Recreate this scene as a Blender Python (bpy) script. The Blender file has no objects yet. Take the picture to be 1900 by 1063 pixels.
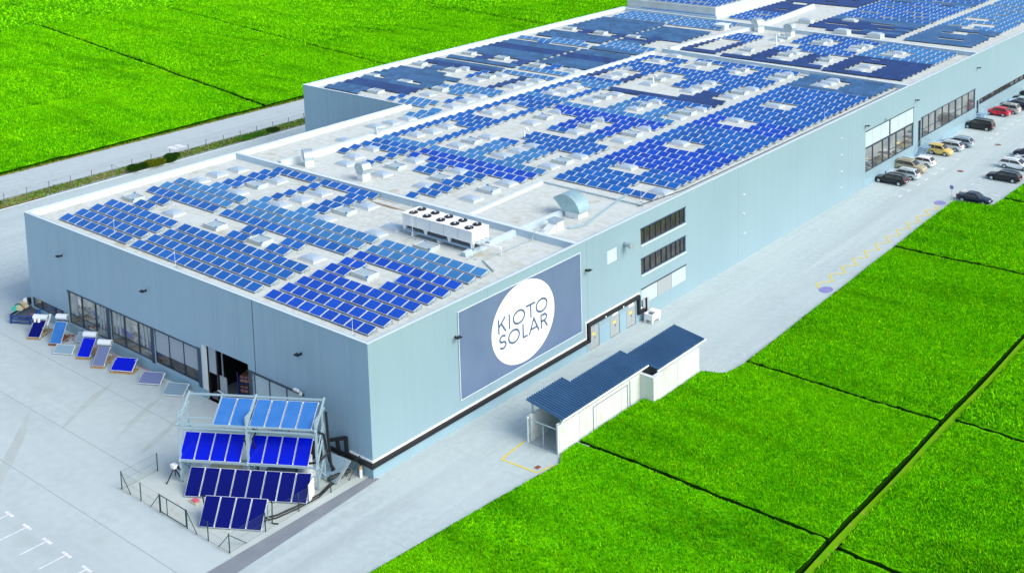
import bpy, math, random
import numpy as np
from mathutils import Vector, Matrix
random.seed(7); RNG = np.random.default_rng(11)
R = math.radians
scene = bpy.context.scene
col = scene.collection

# ---------------------------------------------------------------- camera
cd = bpy.data.cameras.new('camera'); cam = bpy.data.objects.new('camera', cd); col.objects.link(cam)
cam.location = (71.203, -61.236, 54.089)
cam.rotation_euler = (R(82.5646), R(1.2908), R(38.6352))
cd.sensor_width = 36.0; cd.lens = 42.599
cd.shift_x = -0.05888; cd.shift_y = -0.31743
cd.clip_start = 1.0; cd.clip_end = 4000.0
scene.camera = cam

# ---------------------------------------------------------------- world, sun, exposure
SUN_EL, SUN_AZ = R(40), R(6)            # azimuth of the direction to the sun, from +x
w = bpy.data.worlds.new("World"); scene.world = w; w.use_nodes = True
nt = w.node_tree; bg = nt.nodes['Background']
sky = nt.nodes.new('ShaderNodeTexSky'); sky.sky_type = 'NISHITA'; sky.sun_disc = False
sky.sun_elevation = SUN_EL; sky.sun_rotation = R(90) - SUN_AZ
sky.air_density = 1.0; sky.dust_density = 2.5; sky.ozone_density = 1.0
nt.links.new(sky.outputs[0], bg.inputs[0]); bg.inputs[1].default_value = 0.15
sd = bpy.data.lights.new('sun', 'SUN'); sun = bpy.data.objects.new('sun', sd); col.objects.link(sun)
sd.energy = 1.25; sd.angle = R(35); sd.color = (1.0, 0.97, 0.9)
dirv = Vector((math.cos(SUN_EL)*math.cos(SUN_AZ), math.cos(SUN_EL)*math.sin(SUN_AZ), math.sin(SUN_EL)))
sun.rotation_euler = dirv.to_track_quat('Z', 'Y').to_euler(); sun.location = (60, -40, 90)
scene.view_settings.view_transform = 'Standard'; scene.view_settings.look = 'None'
scene.view_settings.exposure = 0.70; scene.view_settings.gamma = 1.0

# ---------------------------------------------------------------- materials
MATS = {}
def mat(name, c, rough=0.6, metal=0.0, spec=0.5, var=None, vs=1.0, bump=0.0, bs=20.0, coord='Object', c2=None, vs2=None, c3=None, fac3=0.5):
    """Principled material; var=(colour) blends in with large noise vs, c2 with fine noise vs2."""
    m = bpy.data.materials.new(name); m.use_nodes = True; t = m.node_tree; b = t.nodes['Principled BSDF']
    b.inputs['Base Color'].default_value = (*c, 1); b.inputs['Roughness'].default_value = rough
    b.inputs['Metallic'].default_value = metal; b.inputs['Specular IOR Level'].default_value = spec
    tc = t.nodes.new('ShaderNodeTexCoord')
    cur = None
    def mixin(cur, colr, scale, lo, hi, detail=4, stretch=None):
        n = t.nodes.new('ShaderNodeTexNoise'); n.inputs['Scale'].default_value = scale; n.inputs['Detail'].default_value = detail
        if stretch:
            mp = t.nodes.new('ShaderNodeMapping'); mp.inputs['Scale'].default_value = stretch
            t.links.new(tc.outputs[coord], mp.inputs[0]); t.links.new(mp.outputs[0], n.inputs['Vector'])
        else: t.links.new(tc.outputs[coord], n.inputs['Vector'])
        r = t.nodes.new('ShaderNodeValToRGB'); r.color_ramp.elements[0].position = lo; r.color_ramp.elements[1].position = hi
        t.links.new(n.outputs[0], r.inputs[0])
        mx = t.nodes.new('ShaderNodeMixRGB'); t.links.new(r.outputs[0], mx.inputs[0])
        if cur is None: mx.inputs[1].default_value = (*c, 1)
        else: t.links.new(cur, mx.inputs[1])
        mx.inputs[2].default_value = (*colr, 1); return mx.outputs[0]
    if var: cur = mixin(cur, var, vs, 0.38, 0.68)
    if c2: cur = mixin(cur, c2, vs2 or vs*8, 0.42, 0.62)
    if c3: cur = mixin(cur, c3, vs*3.1, 0.60, 0.72)
    if cur is not None: t.links.new(cur, b.inputs['Base Color'])
    if bump:
        n = t.nodes.new('ShaderNodeTexNoise'); n.inputs['Scale'].default_value = bs; n.inputs['Detail'].default_value = 5
        t.links.new(tc.outputs[coord], n.inputs['Vector'])
        bp = t.nodes.new('ShaderNodeBump'); bp.inputs['Strength'].default_value = bump; bp.inputs['Distance'].default_value = 0.1
        t.links.new(n.outputs[0], bp.inputs['Height']); t.links.new(bp.outputs[0], b.inputs['Normal'])
    MATS[name] = m; return m
def seams(m, ax, pitch, width, dark, noise=0.0, offset=0.0):
    """multiply thin dark lines every `pitch` metres along an axis into the base colour (cladding joints, slab joints)"""
    t = m.node_tree; b = t.nodes['Principled BSDF']
    tc = t.nodes.new('ShaderNodeTexCoord'); sp = t.nodes.new('ShaderNodeSeparateXYZ'); t.links.new(tc.outputs['Object'], sp.inputs[0])
    a = t.nodes.new('ShaderNodeMath'); a.operation = 'ADD'; a.inputs[1].default_value = offset+1000*pitch; t.links.new(sp.outputs[ax], a.inputs[0])
    mo = t.nodes.new('ShaderNodeMath'); mo.operation = 'MODULO'; mo.inputs[1].default_value = pitch; t.links.new(a.outputs[0], mo.inputs[0])
    lt = t.nodes.new('ShaderNodeMath'); lt.operation = 'LESS_THAN'; lt.inputs[1].default_value = width; t.links.new(mo.outputs[0], lt.inputs[0])
    mul = t.nodes.new('ShaderNodeMath'); mul.operation = 'MULTIPLY'; mul.inputs[1].default_value = 1-dark; t.links.new(lt.outputs[0], mul.inputs[0])
    mx = t.nodes.new('ShaderNodeMixRGB'); t.links.new(mul.outputs[0], mx.inputs[0]); mx.inputs[2].default_value = (0.03, 0.04, 0.05, 1)
    if b.inputs['Base Color'].is_linked: t.links.new(b.inputs['Base Color'].links[0].from_socket, mx.inputs[1])
    else: mx.inputs[1].default_value = b.inputs['Base Color'].default_value
    t.links.new(mx.outputs[0], b.inputs['Base Color'])
def cladding(m, ax, pitch=0.333, st=0.25):
    t = m.node_tree; b = t.nodes['Principled BSDF']
    tc = t.nodes.new('ShaderNodeTexCoord'); sp = t.nodes.new('ShaderNodeSeparateXYZ'); t.links.new(tc.outputs['Object'], sp.inputs[0])
    mu = t.nodes.new('ShaderNodeMath'); mu.operation = 'MULTIPLY'; mu.inputs[1].default_value = 2*math.pi/pitch; t.links.new(sp.outputs[ax], mu.inputs[0])
    s = t.nodes.new('ShaderNodeMath'); s.operation = 'SINE'; t.links.new(mu.outputs[0], s.inputs[0])
    bp = t.nodes.new('ShaderNodeBump'); bp.inputs['Strength'].default_value = st; bp.inputs['Distance'].default_value = 0.02
    t.links.new(s.outputs[0], bp.inputs['Height']); t.links.new(bp.outputs[0], b.inputs['Normal'])

mat('wall_front', (0.31, 0.46, 0.565), 0.42, var=(0.295, 0.44, 0.545), vs=0.15); cladding(MATS['wall_front'], 0); seams(MATS['wall_front'], 0, 6.0, 0.05, 0.75)  # same paint as wall_side; skylight put into the lighter, bluer base
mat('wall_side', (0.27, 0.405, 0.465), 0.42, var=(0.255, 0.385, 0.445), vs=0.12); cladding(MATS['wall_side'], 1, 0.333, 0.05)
mat('plinth', (0.27, 0.43, 0.51), 0.7, var=(0.25, 0.40, 0.48), vs=0.4)
mat('trim', (0.62, 0.72, 0.78), 0.45)
mat('membrane', (0.55, 0.60, 0.555), 0.85, var=(0.50, 0.53, 0.46), vs=0.16, c2=(0.585, 0.635, 0.60), vs2=1.3, c3=(0.46, 0.45, 0.36), bump=0.15, bs=2.0)
seams(MATS['membrane'], 1, 2.9, 0.05, 0.72); seams(MATS['membrane'], 0, 15.3, 0.07, 0.75)
mat('parapet', (0.42, 0.55, 0.62), 0.55, var=(0.38, 0.50, 0.57), vs=0.5)
mat('parapet_white', (0.56, 0.635, 0.655), 0.65, var=(0.50, 0.555, 0.55), vs=0.5)
mat('pavement', (0.44, 0.53, 0.53), 0.9, var=(0.395, 0.485, 0.49), vs=0.09, c2=(0.455, 0.545, 0.54), vs2=1.6, c3=(0.41, 0.49, 0.49), bump=0.2, bs=9)
seams(MATS['pavement'], 1, 6.07, 0.035, 0.80, offset=4.9); 
mat('yard', (0.46, 0.545, 0.54), 0.9, var=(0.41, 0.50, 0.50), vs=0.10, c2=(0.47, 0.555, 0.55), vs2=1.2, c3=(0.43, 0.50, 0.49), bump=0.2, bs=9)
mat('slab', (0.49, 0.555, 0.53), 0.9, var=(0.43, 0.50, 0.48), vs=0.35, c3=(0.46, 0.46, 0.38))
mat('road', (0.44, 0.51, 0.52), 0.9, var=(0.40, 0.47, 0.48), vs=0.07, c2=(0.46, 0.53, 0.53), vs2=1.0, c3=(0.38, 0.43, 0.43))
mat('asphalt', (0.19, 0.22, 0.25), 0.9, var=(0.23, 0.26, 0.28), vs=0.6)
mat('stain', (0.40, 0.46, 0.44), 0.9, var=(0.44, 0.51, 0.50), vs=0.6)
mat('joint', (0.27, 0.30, 0.31), 0.9)
mat('paint_white', (0.82, 0.84, 0.84), 0.7, var=(0.6, 0.64, 0.66), vs=3)
mat('paint_yellow', (0.80, 0.62, 0.03), 0.7, var=(0.7, 0.58, 0.08), vs=3)
mat('paint_blue', (0.20, 0.20, 0.50), 0.7, var=(0.27, 0.28, 0.50), vs=2)
mat('roof_dirt', (0.20, 0.14, 0.08), 1.0, var=(0.38, 0.34, 0.26), vs=1.2)
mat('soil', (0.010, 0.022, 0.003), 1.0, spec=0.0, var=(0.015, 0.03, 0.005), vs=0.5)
mat('path_soil', (0.17, 0.38, 0.008), 1.0, spec=0.0, var=(0.10, 0.38, 0.004), vs=0.5, c3=(0.34, 0.33, 0.06))
mat('verge_soil', (0.26, 0.17, 0.06), 1.0, var=(0.20, 0.25, 0.05), vs=0.35, c2=(0.36, 0.27, 0.13), vs2=2.0)
mat('gravel', (0.27, 0.31, 0.34), 0.95, var=(0.33, 0.37, 0.39), vs=2, c2=(0.2, 0.24, 0.26), vs2=9)
mat('crop_a', (0.11, 0.48, 0.001), 0.8, spec=0.02, var=(0.17, 0.60, 0.001), vs=0.10, c2=(0.03, 0.25, 0.001), vs2=4.0, bump=0.8, bs=9)
mat('crop_b', (0.34, 0.90, 0.001), 0.7, spec=0.03, var=(0.44, 0.94, 0.002), vs=0.10, c2=(0.13, 0.66, 0.001), vs2=1.3)
mat('crop_stem_shade', (0.008, 0.035, 0.002), 0.9, spec=0.0)  # dark stems, with the furrow shade put into the block sides
mat('crop_c', (0.16, 0.62, 0.001), 0.7, spec=0.03, var=(0.23, 0.74, 0.001), vs=0.14)
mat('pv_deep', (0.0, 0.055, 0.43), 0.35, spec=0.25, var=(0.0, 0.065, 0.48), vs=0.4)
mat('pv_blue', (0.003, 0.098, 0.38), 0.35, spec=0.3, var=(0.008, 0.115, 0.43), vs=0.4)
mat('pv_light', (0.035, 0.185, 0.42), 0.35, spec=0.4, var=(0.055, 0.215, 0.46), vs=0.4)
mat('pv_grey', (0.045, 0.130, 0.27), 0.4, spec=0.5, var=(0.075, 0.175, 0.33), vs=0.3)
mat('pv_dark', (0.018, 0.052, 0.18), 0.35, spec=0.6, var=(0.026, 0.07, 0.23), vs=0.3)
mat('alu', (0.72, 0.76, 0.78), 0.35, metal=0.3)
mat('alu_dark', (0.10, 0.12, 0.15), 0.5, metal=0.4)
mat('steel', (0.36, 0.50, 0.56), 0.5, metal=0.2)
mat('galv', (0.50, 0.60, 0.64), 0.4, metal=0.5, var=(0.42, 0.52, 0.56), vs=2)
mat('teal_sheet', (0.36, 0.53, 0.56), 0.4, metal=0.4, var=(0.30, 0.46, 0.50), vs=1.0)
mat('white_sheet', (0.78, 0.82, 0.83), 0.5, var=(0.70, 0.75, 0.77), vs=1.2)
mat('dome', (0.36, 0.47, 0.56), 0.2, spec=0.7, var=(0.44, 0.53, 0.59), vs=0.6)
mat('curb', (0.50, 0.55, 0.55), 0.7)
mat('vent_white', (0.50, 0.56, 0.56), 0.6)
mat('hinge_blue', (0.02, 0.22, 0.60), 0.5)
mat('black', (0.008, 0.009, 0.012), 0.55)
mat('rubber', (0.015, 0.015, 0.017), 0.8)
mat('dark_frame', (0.025, 0.045, 0.085), 0.45)
mat('glass', (0.035, 0.038, 0.038), 0.08, metal=0.2, spec=0.8, var=(0.09, 0.08, 0.06), vs=.9)
mat('glass_light', (0.50, 0.50, 0.46), 0.06, metal=0.75, spec=1.0, var=(0.30, 0.33, 0.33), vs=0.5)
mat('blind', (0.36, 0.41, 0.46), 0.7)
mat('panel_white', (0.47, 0.58, 0.62), 0.6); 
mat('banner', (0.115, 0.175, 0.29), 0.75, spec=0.2, var=(0.13, 0.195, 0.31), vs=0.3)
mat('banner_white', (0.86, 0.88, 0.88), 0.7, spec=0.2)
mat('banner_ink', (0.06, 0.12, 0.24), 0.7)
mat('concrete', (0.64, 0.71, 0.70), 0.85, var=(0.60, 0.66, 0.63), vs=0.3, c3=(0.58, 0.60, 0.52))
mat('shed_roof', (0.030, 0.095, 0.20), 0.4, spec=0.6, var=(0.04, 0.12, 0.24), vs=0.4)
mat('door_grey', (0.34, 0.385, 0.40), 0.6)
mat('notice_yellow', (0.85, 0.62, 0.05), 0.6)
mat('wood', (0.50, 0.33, 0.15), 0.8, var=(0.38, 0.23, 0.09), vs=3)
mat('wood_red', (0.25, 0.08, 0.03), 0.8)
mat('copper', (0.80, 0.33, 0.22), 0.4, metal=0.3, var=(0.7, 0.42, 0.32), vs=4)
mat('crate_blue', (0.02, 0.06, 0.30), 0.5)
mat('tank_white', (0.80, 0.86, 0.88), 0.3, metal=0.1)
mat('coll_a', (0.0, 0.002, 0.13), 0.2, spec=0.35)
mat('coll_b', (0.035, 0.165, 0.48), 0.2, spec=0.3, var=(0.05, 0.19, 0.52), vs=1)
mat('coll_c', (0.0, 0.008, 0.55), 0.2, spec=0.3)
mat('coll_d', (0.14, 0.18, 0.33), 0.25, spec=0.9)
mat('coll_e', (0.22, 0.34, 0.42), 0.3, spec=0.9)
mat('cyan_cloth', (0.05, 0.45, 0.35), 0.9); mat('beige_cloth', (0.55, 0.50, 0.32), 0.9)
mat('fence_green', (0.012, 0.05, 0.04), 0.5)
mat('fence_grey', (0.16, 0.18, 0.17), 0.6)
mat('leaf_dark', (0.018, 0.060, 0.006), 0.9, spec=0.05, var=(0.03, 0.085, 0.010), vs=2)
mat('leaf_olive', (0.11, 0.15, 0.006), 0.9, spec=0.05, var=(0.15, 0.18, 0.015), vs=2)
mat('leaf_green', (0.04, 0.18, 0.008), 0.9, spec=0.05, var=(0.07, 0.24, 0.02), vs=2)
mat('bark', (0.06, 0.04, 0.02), 0.9)
mat('red_lens', (0.55, 0.02, 0.02), 0.3)
mat('lamp_clear', (0.75, 0.78, 0.80), 0.1)
mat('pink', (0.6, 0.12, 0.18), 0.6)
for nm, c in dict(car_black=(0.003, 0.004, 0.007), car_silver=(0.60, 0.70, 0.74), car_beige=(0.42, 0.38, 0.24), car_white=(0.86, 0.90, 0.90), car_yellow=(0.72, 0.52, 0.14),
                  car_bluegrey=(0.30, 0.44, 0.52), car_red=(0.62, 0.010, 0.035), car_greysilver=(0.45, 0.48, 0.46), car_navy=(0.004, 0.012, 0.035), car_paleblue=(0.5, 0.66, 0.74)).items():
    m = mat(nm, c, 0.25, metal=0.1, spec=0.6); m.node_tree.nodes['Principled BSDF'].inputs['Coat Weight'].default_value = 0.25

def streaks(m, colr, stretch, lo=.5, hi=.8, amount=.6, coord='Object'):
    """blend in long stretched noise: rain streaks down cladding, wheel lanes along paving, growth bands in the crop"""
    t = m.node_tree; b = t.nodes['Principled BSDF']; tc = t.nodes.new('ShaderNodeTexCoord'); mp = t.nodes.new('ShaderNodeMapping'); mp.inputs['Scale'].default_value = stretch
    n = t.nodes.new('ShaderNodeTexNoise'); n.inputs['Scale'].default_value = 1.0; n.inputs['Detail'].default_value = 5
    t.links.new(tc.outputs[coord], mp.inputs[0]); t.links.new(mp.outputs[0], n.inputs['Vector'])
    r = t.nodes.new('ShaderNodeMapRange'); r.inputs['From Min'].default_value = lo; r.inputs['From Max'].default_value = hi; r.inputs['To Max'].default_value = amount; t.links.new(n.outputs[0], r.inputs[0])
    mx = t.nodes.new('ShaderNodeMixRGB'); t.links.new(r.outputs[0], mx.inputs[0]); mx.inputs[2].default_value = (*colr, 1)
    if b.inputs['Base Color'].is_linked: t.links.new(b.inputs['Base Color'].links[0].from_socket, mx.inputs[1])
    else: mx.inputs[1].default_value = b.inputs['Base Color'].default_value
    t.links.new(mx.outputs[0], b.inputs['Base Color'])
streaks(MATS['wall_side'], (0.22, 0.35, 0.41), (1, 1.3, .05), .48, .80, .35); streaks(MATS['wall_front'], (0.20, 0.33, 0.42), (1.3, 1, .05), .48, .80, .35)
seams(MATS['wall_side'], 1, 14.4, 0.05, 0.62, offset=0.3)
streaks(MATS['pavement'], (0.34, 0.41, 0.42), (.35, .018, 1), .50, .72, .55); streaks(MATS['pavement'], (0.52, 0.60, 0.60), (1.1, .05, 1), .52, .72, .45)
streaks(MATS['yard'], (0.37, 0.44, 0.44), (.03, .28, 1), .50, .72, .55); streaks(MATS['yard'], (0.53, 0.60, 0.60), (.06, .7, 1), .54, .74, .4); streaks(MATS['yard'], (0.40, 0.44, 0.41), (1.3, 1.3, 1), .66, .72, .4)
streaks(MATS['road'], (0.36, 0.41, 0.42), (.9, .012, 1), .50, .72, .5)
for q_ in ('crop_a', 'crop_b', 'crop_c'): streaks(MATS[q_], (0.016, 0.20, 0.001), (.05, .30, 1), .50, .80, .75); streaks(MATS[q_], (0.36, 0.86, 0.001), (.06, .10, 1), .50, .85, .35)
def mesh_wire(name, colr, dens):
    """see-through chain-link sheet: procedural diagonal wires, holes transparent"""
    m = mat(name, colr, 0.6); t = m.node_tree; b = t.nodes['Principled BSDF']
    b.inputs['Alpha'].default_value = dens
    return m
mesh_wire('wire_mesh', (0.10, 0.14, 0.13), 0.07)
def module_lines(m, sx, sy, dark=0.35, wd=0.06):
    """silver cell grid of a solar module in object coordinates"""
    t = m.node_tree; b = t.nodes['Principled BSDF']
    tc = t.nodes.new('ShaderNodeTexCoord'); sp = t.nodes.new('ShaderNodeSeparateXYZ'); t.links.new(tc.outputs['Object'], sp.inputs[0])
    outs = []
    for ax, s in ((0, sx), (1, sy)):
        mu = t.nodes.new('ShaderNodeMath'); mu.operation = 'MULTIPLY'; mu.inputs[1].default_value = s; t.links.new(sp.outputs[ax], mu.inputs[0])
        ad = t.nodes.new('ShaderNodeMath'); ad.operation = 'ADD'; ad.inputs[1].default_value = 500.0; t.links.new(mu.outputs[0], ad.inputs[0])
        fr = t.nodes.new('ShaderNodeMath'); fr.operation = 'FRACT'; t.links.new(ad.outputs[0], fr.inputs[0])
        lt = t.nodes.new('ShaderNodeMath'); lt.operation = 'LESS_THAN'; lt.inputs[1].default_value = wd; t.links.new(fr.outputs[0], lt.inputs[0]); outs.append(lt.outputs[0])
    mxm = t.nodes.new('ShaderNodeMath'); mxm.operation = 'MAXIMUM'; t.links.new(outs[0], mxm.inputs[0]); t.links.new(outs[1], mxm.inputs[1])
    mul = t.nodes.new('ShaderNodeMath'); mul.operation = 'MULTIPLY'; mul.inputs[1].default_value = dark; t.links.new(mxm.outputs[0], mul.inputs[0])
    mx = t.nodes.new('ShaderNodeMixRGB'); t.links.new(mul.outputs[0], mx.inputs[0]); mx.inputs[2].default_value = (0.12, 0.25, 0.55, 1)
    if b.inputs['Base Color'].is_linked: t.links.new(b.inputs['Base Color'].links[0].from_socket, mx.inputs[1])
    else: mx.inputs[1].default_value = b.inputs['Base Color'].default_value
    t.links.new(mx.outputs[0], b.inputs['Base Color'])
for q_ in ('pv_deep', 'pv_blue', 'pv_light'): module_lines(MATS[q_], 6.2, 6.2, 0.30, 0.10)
def per_object(m, amount):
    """each module a little lighter or darker than its neighbour"""
    t = m.node_tree; b = t.nodes['Principled BSDF']; oi = t.nodes.new('ShaderNodeObjectInfo'); hs = t.nodes.new('ShaderNodeHueSaturation'); r = t.nodes.new('ShaderNodeMapRange')
    r.inputs['To Min'].default_value = 1-amount; r.inputs['To Max'].default_value = 1+amount; t.links.new(oi.outputs['Random'], r.inputs[0]); t.links.new(r.outputs[0], hs.inputs['Value'])
    t.links.new(b.inputs['Base Color'].links[0].from_socket, hs.inputs['Color']); t.links.new(hs.outputs[0], b.inputs['Base Color'])
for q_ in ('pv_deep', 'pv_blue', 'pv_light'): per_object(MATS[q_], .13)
for q_ in ('pv_dark', 'pv_grey'): per_object(MATS[q_], .20)

# ---------------------------------------------------------------- mesh helpers
class MB:
    def __init__(s): s.v = []; s.f = []; s.m = []; s.mats = []
    def mi(s, m):
        if m not in s.mats: s.mats.append(m)
        return s.mats.index(m)
    def poly(s, pts, m):
        b = len(s.v); s.v += [tuple(p) for p in pts]; s.f.append(tuple(range(b, b+len(pts)))); s.m.append(s.mi(m))
    def faces(s, pts, fs, m):
        b = len(s.v); s.v += [tuple(p) for p in pts]; k = s.mi(m)
        for f in fs: s.f.append(tuple(b+i for i in f)); s.m.append(k)
    def box(s, x0, y0, z0, x1, y1, z1, m, M=None):
        p = [(x0, y0, z0), (x1, y0, z0), (x1, y1, z0), (x0, y1, z0), (x0, y0, z1), (x1, y0, z1), (x1, y1, z1), (x0, y1, z1)]
        if M is not None: p = [tuple(M @ Vector(q)) for q in p]
        s.faces(p, [(0, 3, 2, 1), (4, 5, 6, 7), (0, 1, 5, 4), (1, 2, 6, 5), (2, 3, 7, 6), (3, 0, 4, 7)], m)
    def bar(s, a, b, w, m, h=None, up=(0, 0, 1)):
        """rectangular bar from a to b"""
        a = Vector(a); b = Vector(b); d = (b-a); L = d.length
        if L < 1e-6: return
        d /= L; up = Vector(up)
        if abs(d.dot(up)) > 0.98: up = Vector((1, 0, 0))
        x = d.cross(up).normalized(); z = x.cross(d).normalized(); h = h or w
        M = Matrix((( x.x, d.x, z.x, a.x), (x.y, d.y, z.y, a.y), (x.z, d.z, z.z, a.z), (0, 0, 0, 1)))
        s.box(-w/2, 0, -h/2, w/2, L, h/2, m, M)
    def tube(s, a, b, r, m, n=8, r2=None, cap=True):
        a = Vector(a); b = Vector(b); d = (b-a); L = d.length
        if L < 1e-6: return
        d /= L; u = Vector((1, 0, 0)) if abs(d.x) < 0.9 else Vector((0, 1, 0))
        x = d.cross(u).normalized(); y = d.cross(x).normalized(); r2 = r if r2 is None else r2
        P = [a + (x*math.cos(2*math.pi*i/n)+y*math.sin(2*math.pi*i/n))*r for i in range(n)] + [b + (x*math.cos(2*math.pi*i/n)+y*math.sin(2*math.pi*i/n))*r2 for i in range(n)]
        F = [(i, (i+1) % n, n+(i+1) % n, n+i) for i in range(n)]
        if cap: F += [tuple(range(n-1, -1, -1)), tuple(range(n, 2*n))]
        s.faces(P, F, m)
    def path(s, pts, r, m, n=8):
        for a, b in zip(pts[:-1], pts[1:]): s.tube(a, b, r, m, n)
    def loft(s, rings, m, closed=True, caps=True):
        n = len(rings[0]); P = [p for r in rings for p in r]; F = []
        for k in range(len(rings)-1):
            for i in range(n if closed else n-1): F.append((k*n+i, k*n+(i+1) % n, (k+1)*n+(i+1) % n, (k+1)*n+i))
        if caps: F += [tuple(range(n-1, -1, -1)), tuple(range((len(rings)-1)*n, len(rings)*n))]
        s.faces(P, F, m)
    def mesh(s, name, smooth=False):
        me = bpy.data.meshes.new(name); me.from_pydata(s.v, [], s.f)
        for m in s.mats: me.materials.append(MATS[m])
        me.polygons.foreach_set('material_index', s.m)
        if smooth: me.polygons.foreach_set('use_smooth', [True]*len(s.f))
        me.update(); return me
    def build(s, name, parent=None, loc=(0, 0, 0), rz=0, smooth=False, bevel=0):
        o = bpy.data.objects.new(name, s.mesh(name, smooth)); col.objects.link(o)
        o.location = loc; o.rotation_euler = (0, 0, rz)
        if parent: o.parent = parent
        if bevel:
            b = o.modifiers.new('bevel', 'BEVEL'); b.width = bevel; b.segments = 2; b.limit_method = 'ANGLE'
        return o
def tag(o, label=None, cat=None, group=None, kind=None):
    if label: o['label'] = label
    if cat: o['category'] = cat
    if group: o['group'] = group
    if kind: o['kind'] = kind
    return o
def thing(name, label, cat, loc=(0, 0, 0), rz=0, group=None):
    o = bpy.data.objects.new(name, None); col.objects.link(o); o.location = loc; o.rotation_euler = (0, 0, rz)
    o.empty_display_size = 0.3
    return tag(o, label, cat, group)
def kids(o): return [c for c in bpy.data.objects if c.parent == o]
def copy_tree(o, parent=None):
    c = o.copy(); col.objects.link(c)
    if parent: c.parent = parent
    for k in TREE.get(o.name, []):
        copy_tree(k, c)
    return c
TREE = {}
def register(o):
    TREE[o.name] = kids(o)
    for k in TREE[o.name]: register(k)
def structure(name, mb, **kw):
    o = mb.build(name, **kw); o['kind'] = 'structure'; return o
def sheet(name, pts, z, m, kind=True):
    b = MB(); b.poly([(x, y, z) for x, y in pts], m); o = b.build(name)
    if kind: o['kind'] = 'structure'
    return o
TENS = ['', '', 'twenty', 'thirty', 'forty', 'fifty']
TEENS = ['tenth', 'eleventh', 'twelfth', 'thirteenth', 'fourteenth', 'fifteenth', 'sixteenth', 'seventeenth', 'eighteenth', 'nineteenth']
ORD = ['zero', 'first', 'second', 'third', 'fourth', 'fifth', 'sixth', 'seventh', 'eighth', 'ninth', 'tenth']
def ordn(n):
    if n < 10: return ORD[n]
    if n < 20: return TEENS[n-10]
    return TENS[n//10][:-1]+'ieth' if n % 10 == 0 else TENS[n//10]+'-'+ORD[n % 10]

# ================================================================ THE GROUND
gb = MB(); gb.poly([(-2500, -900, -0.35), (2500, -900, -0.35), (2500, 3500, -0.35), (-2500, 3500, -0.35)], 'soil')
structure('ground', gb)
sheet('car_park', [(-92.8, -80), (4, -80), (8.6, -12), (9.66, 0.44), (10.9, 10.7), (11.0, 12), (11.45, 31.1), (13.4, 31.9), (13.8, 34.2), (12.1, 91.9), (17.1, 92.7), (17.6, 96.2), (17.2, 105.5), (17.4, 400), (-92.8, 400)], 0.0, 'pavement')
sheet('yard', [(-92.7, -79.9), (-0.6, -79.9), (-0.6, -13.3), (-15.9, -13.3), (-15.9, -8.9), (-12.0, -0.05), (-92.7, -0.05)], 0.004, 'yard')
sheet('path', [(-15.9, -13.35), (-0.55, -13.25), (-0.55, -0.02), (-12.3, -0.02), (-15.9, -8.9)], 0.012, 'slab')
sheet('asphalt_strip', [(-0.5, -0.05), (0.35, 0.3), (0.8, -6), (1.3, -14.2), (1.6, -45), (-0.4, -45), (-0.5, -15.6)], 0.010, 'asphalt')
sheet('road', [(-108.4, -80), (-97.4, -80), (-97.4, 400), (-108.4, 400)], -0.02, 'road')
vb = MB(); vb.poly([(-97.4, -80, -0.03), (-94.6, -80, -0.03), (-94.6, 400, -0.03), (-97.4, 400, -0.03)], 'gravel')
vb.poly([(-96.9, -80, -0.026), (-93.5, -80, -0.026), (-93.5, 400, -0.026), (-96.9, 400, -0.026)], 'verge_soil')
vb.poly([(-94.0, 22, -0.02), (-92.8, 22, -0.02), (-92.8, 400, -0.02), (-93.6, 400, -0.02)], 'gravel')
structure('verge', vb)
kb = MB()
for y in range(-80, 320, 8): kb.box(-92.9, y, -0.3, -92.7, y+7.98, 0.06, 'concrete')
structure('kerb', kb)
vb = MB(); vb.poly([(-109.2, -80, -0.028), (-108.4, -80, -0.028), (-108.4, 400, -0.028), (-109.2, 400, -0.028)], 'verge_soil')
structure('field_edge', vb)
fp = MB(); pts = []
for y in range(-70, 340, 3): pts.append((33.70+0.06*math.sin(y*.31), 34.28+0.05*math.sin(y*.23+1), y))
for a, b in zip(pts[:-1], pts[1:]): fp.poly([(a[0], a[2], .12), (a[1], a[2], .12), (b[1], b[2], .12), (b[0], b[2], .12)], 'path_soil')
structure('path', fp)

# markings on the paving
def mark(name, polys, m, z=0.016):
    b = MB()
    for p in polys: b.poly([(x, y, z) for x, y in p], m)
    return structure(name, b)
def rect(x0, y0, x1, y1): return [(x0, y0), (x1, y0), (x1, y1), (x0, y1)]
tm = []
for x in (-19.3, -16.5, -13.5, -10.7, -7.9, -22.2, -25.1):
    tm += [rect(x-.60, -20.58, x+.60, -20.36), rect(x-.065, -22.6, x+.065, -20.581)]
mark('road_marking', tm, 'paint_white')
cm = []
for y in (90.6, 93.5, 96.6, 99.5, 102.7, 105.4, 111.1, 125.1, 128.0, 131.9, 135.0, 138.0, 141.0, 144.1, 147.4, 150.6, 153.8):
    cm += [rect(4.5, y-.08, 5.5, y+.08), rect(5.5, y-.6, 5.66, y+.6)]
for y in (94.0, 101, 111, 126, 128.5): cm.append(rect(0.05, y-.08, 1.9, y+.08))
for y in (98.0, 101.1, 104, 107, 110, 113, 116, 119, 122.5): cm += [rect(11.7, y-.08, 12.8, y+.08), rect(11.56, y-.5, 11.7, y+.5)]
for y in (98.1, 103.8): cm.append(rect(15.2, y-.08, 16.6, y+.08))
mark('road_marking', cm, 'paint_white')
zz = []
def seg(a, b, wd):
    a = Vector(a); b = Vector(b); d = (b-a).normalized(); n = Vector((-d.y, d.x))*wd/2
    return [tuple(a+n), tuple(b+n), tuple(b-n), tuple(a-n)]
P = [(10.3+(1.25 if i % 2 else 0)+0.25*(1-i/22), 90.0-i*1.5) for i in range(24)]
b = MB()
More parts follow.
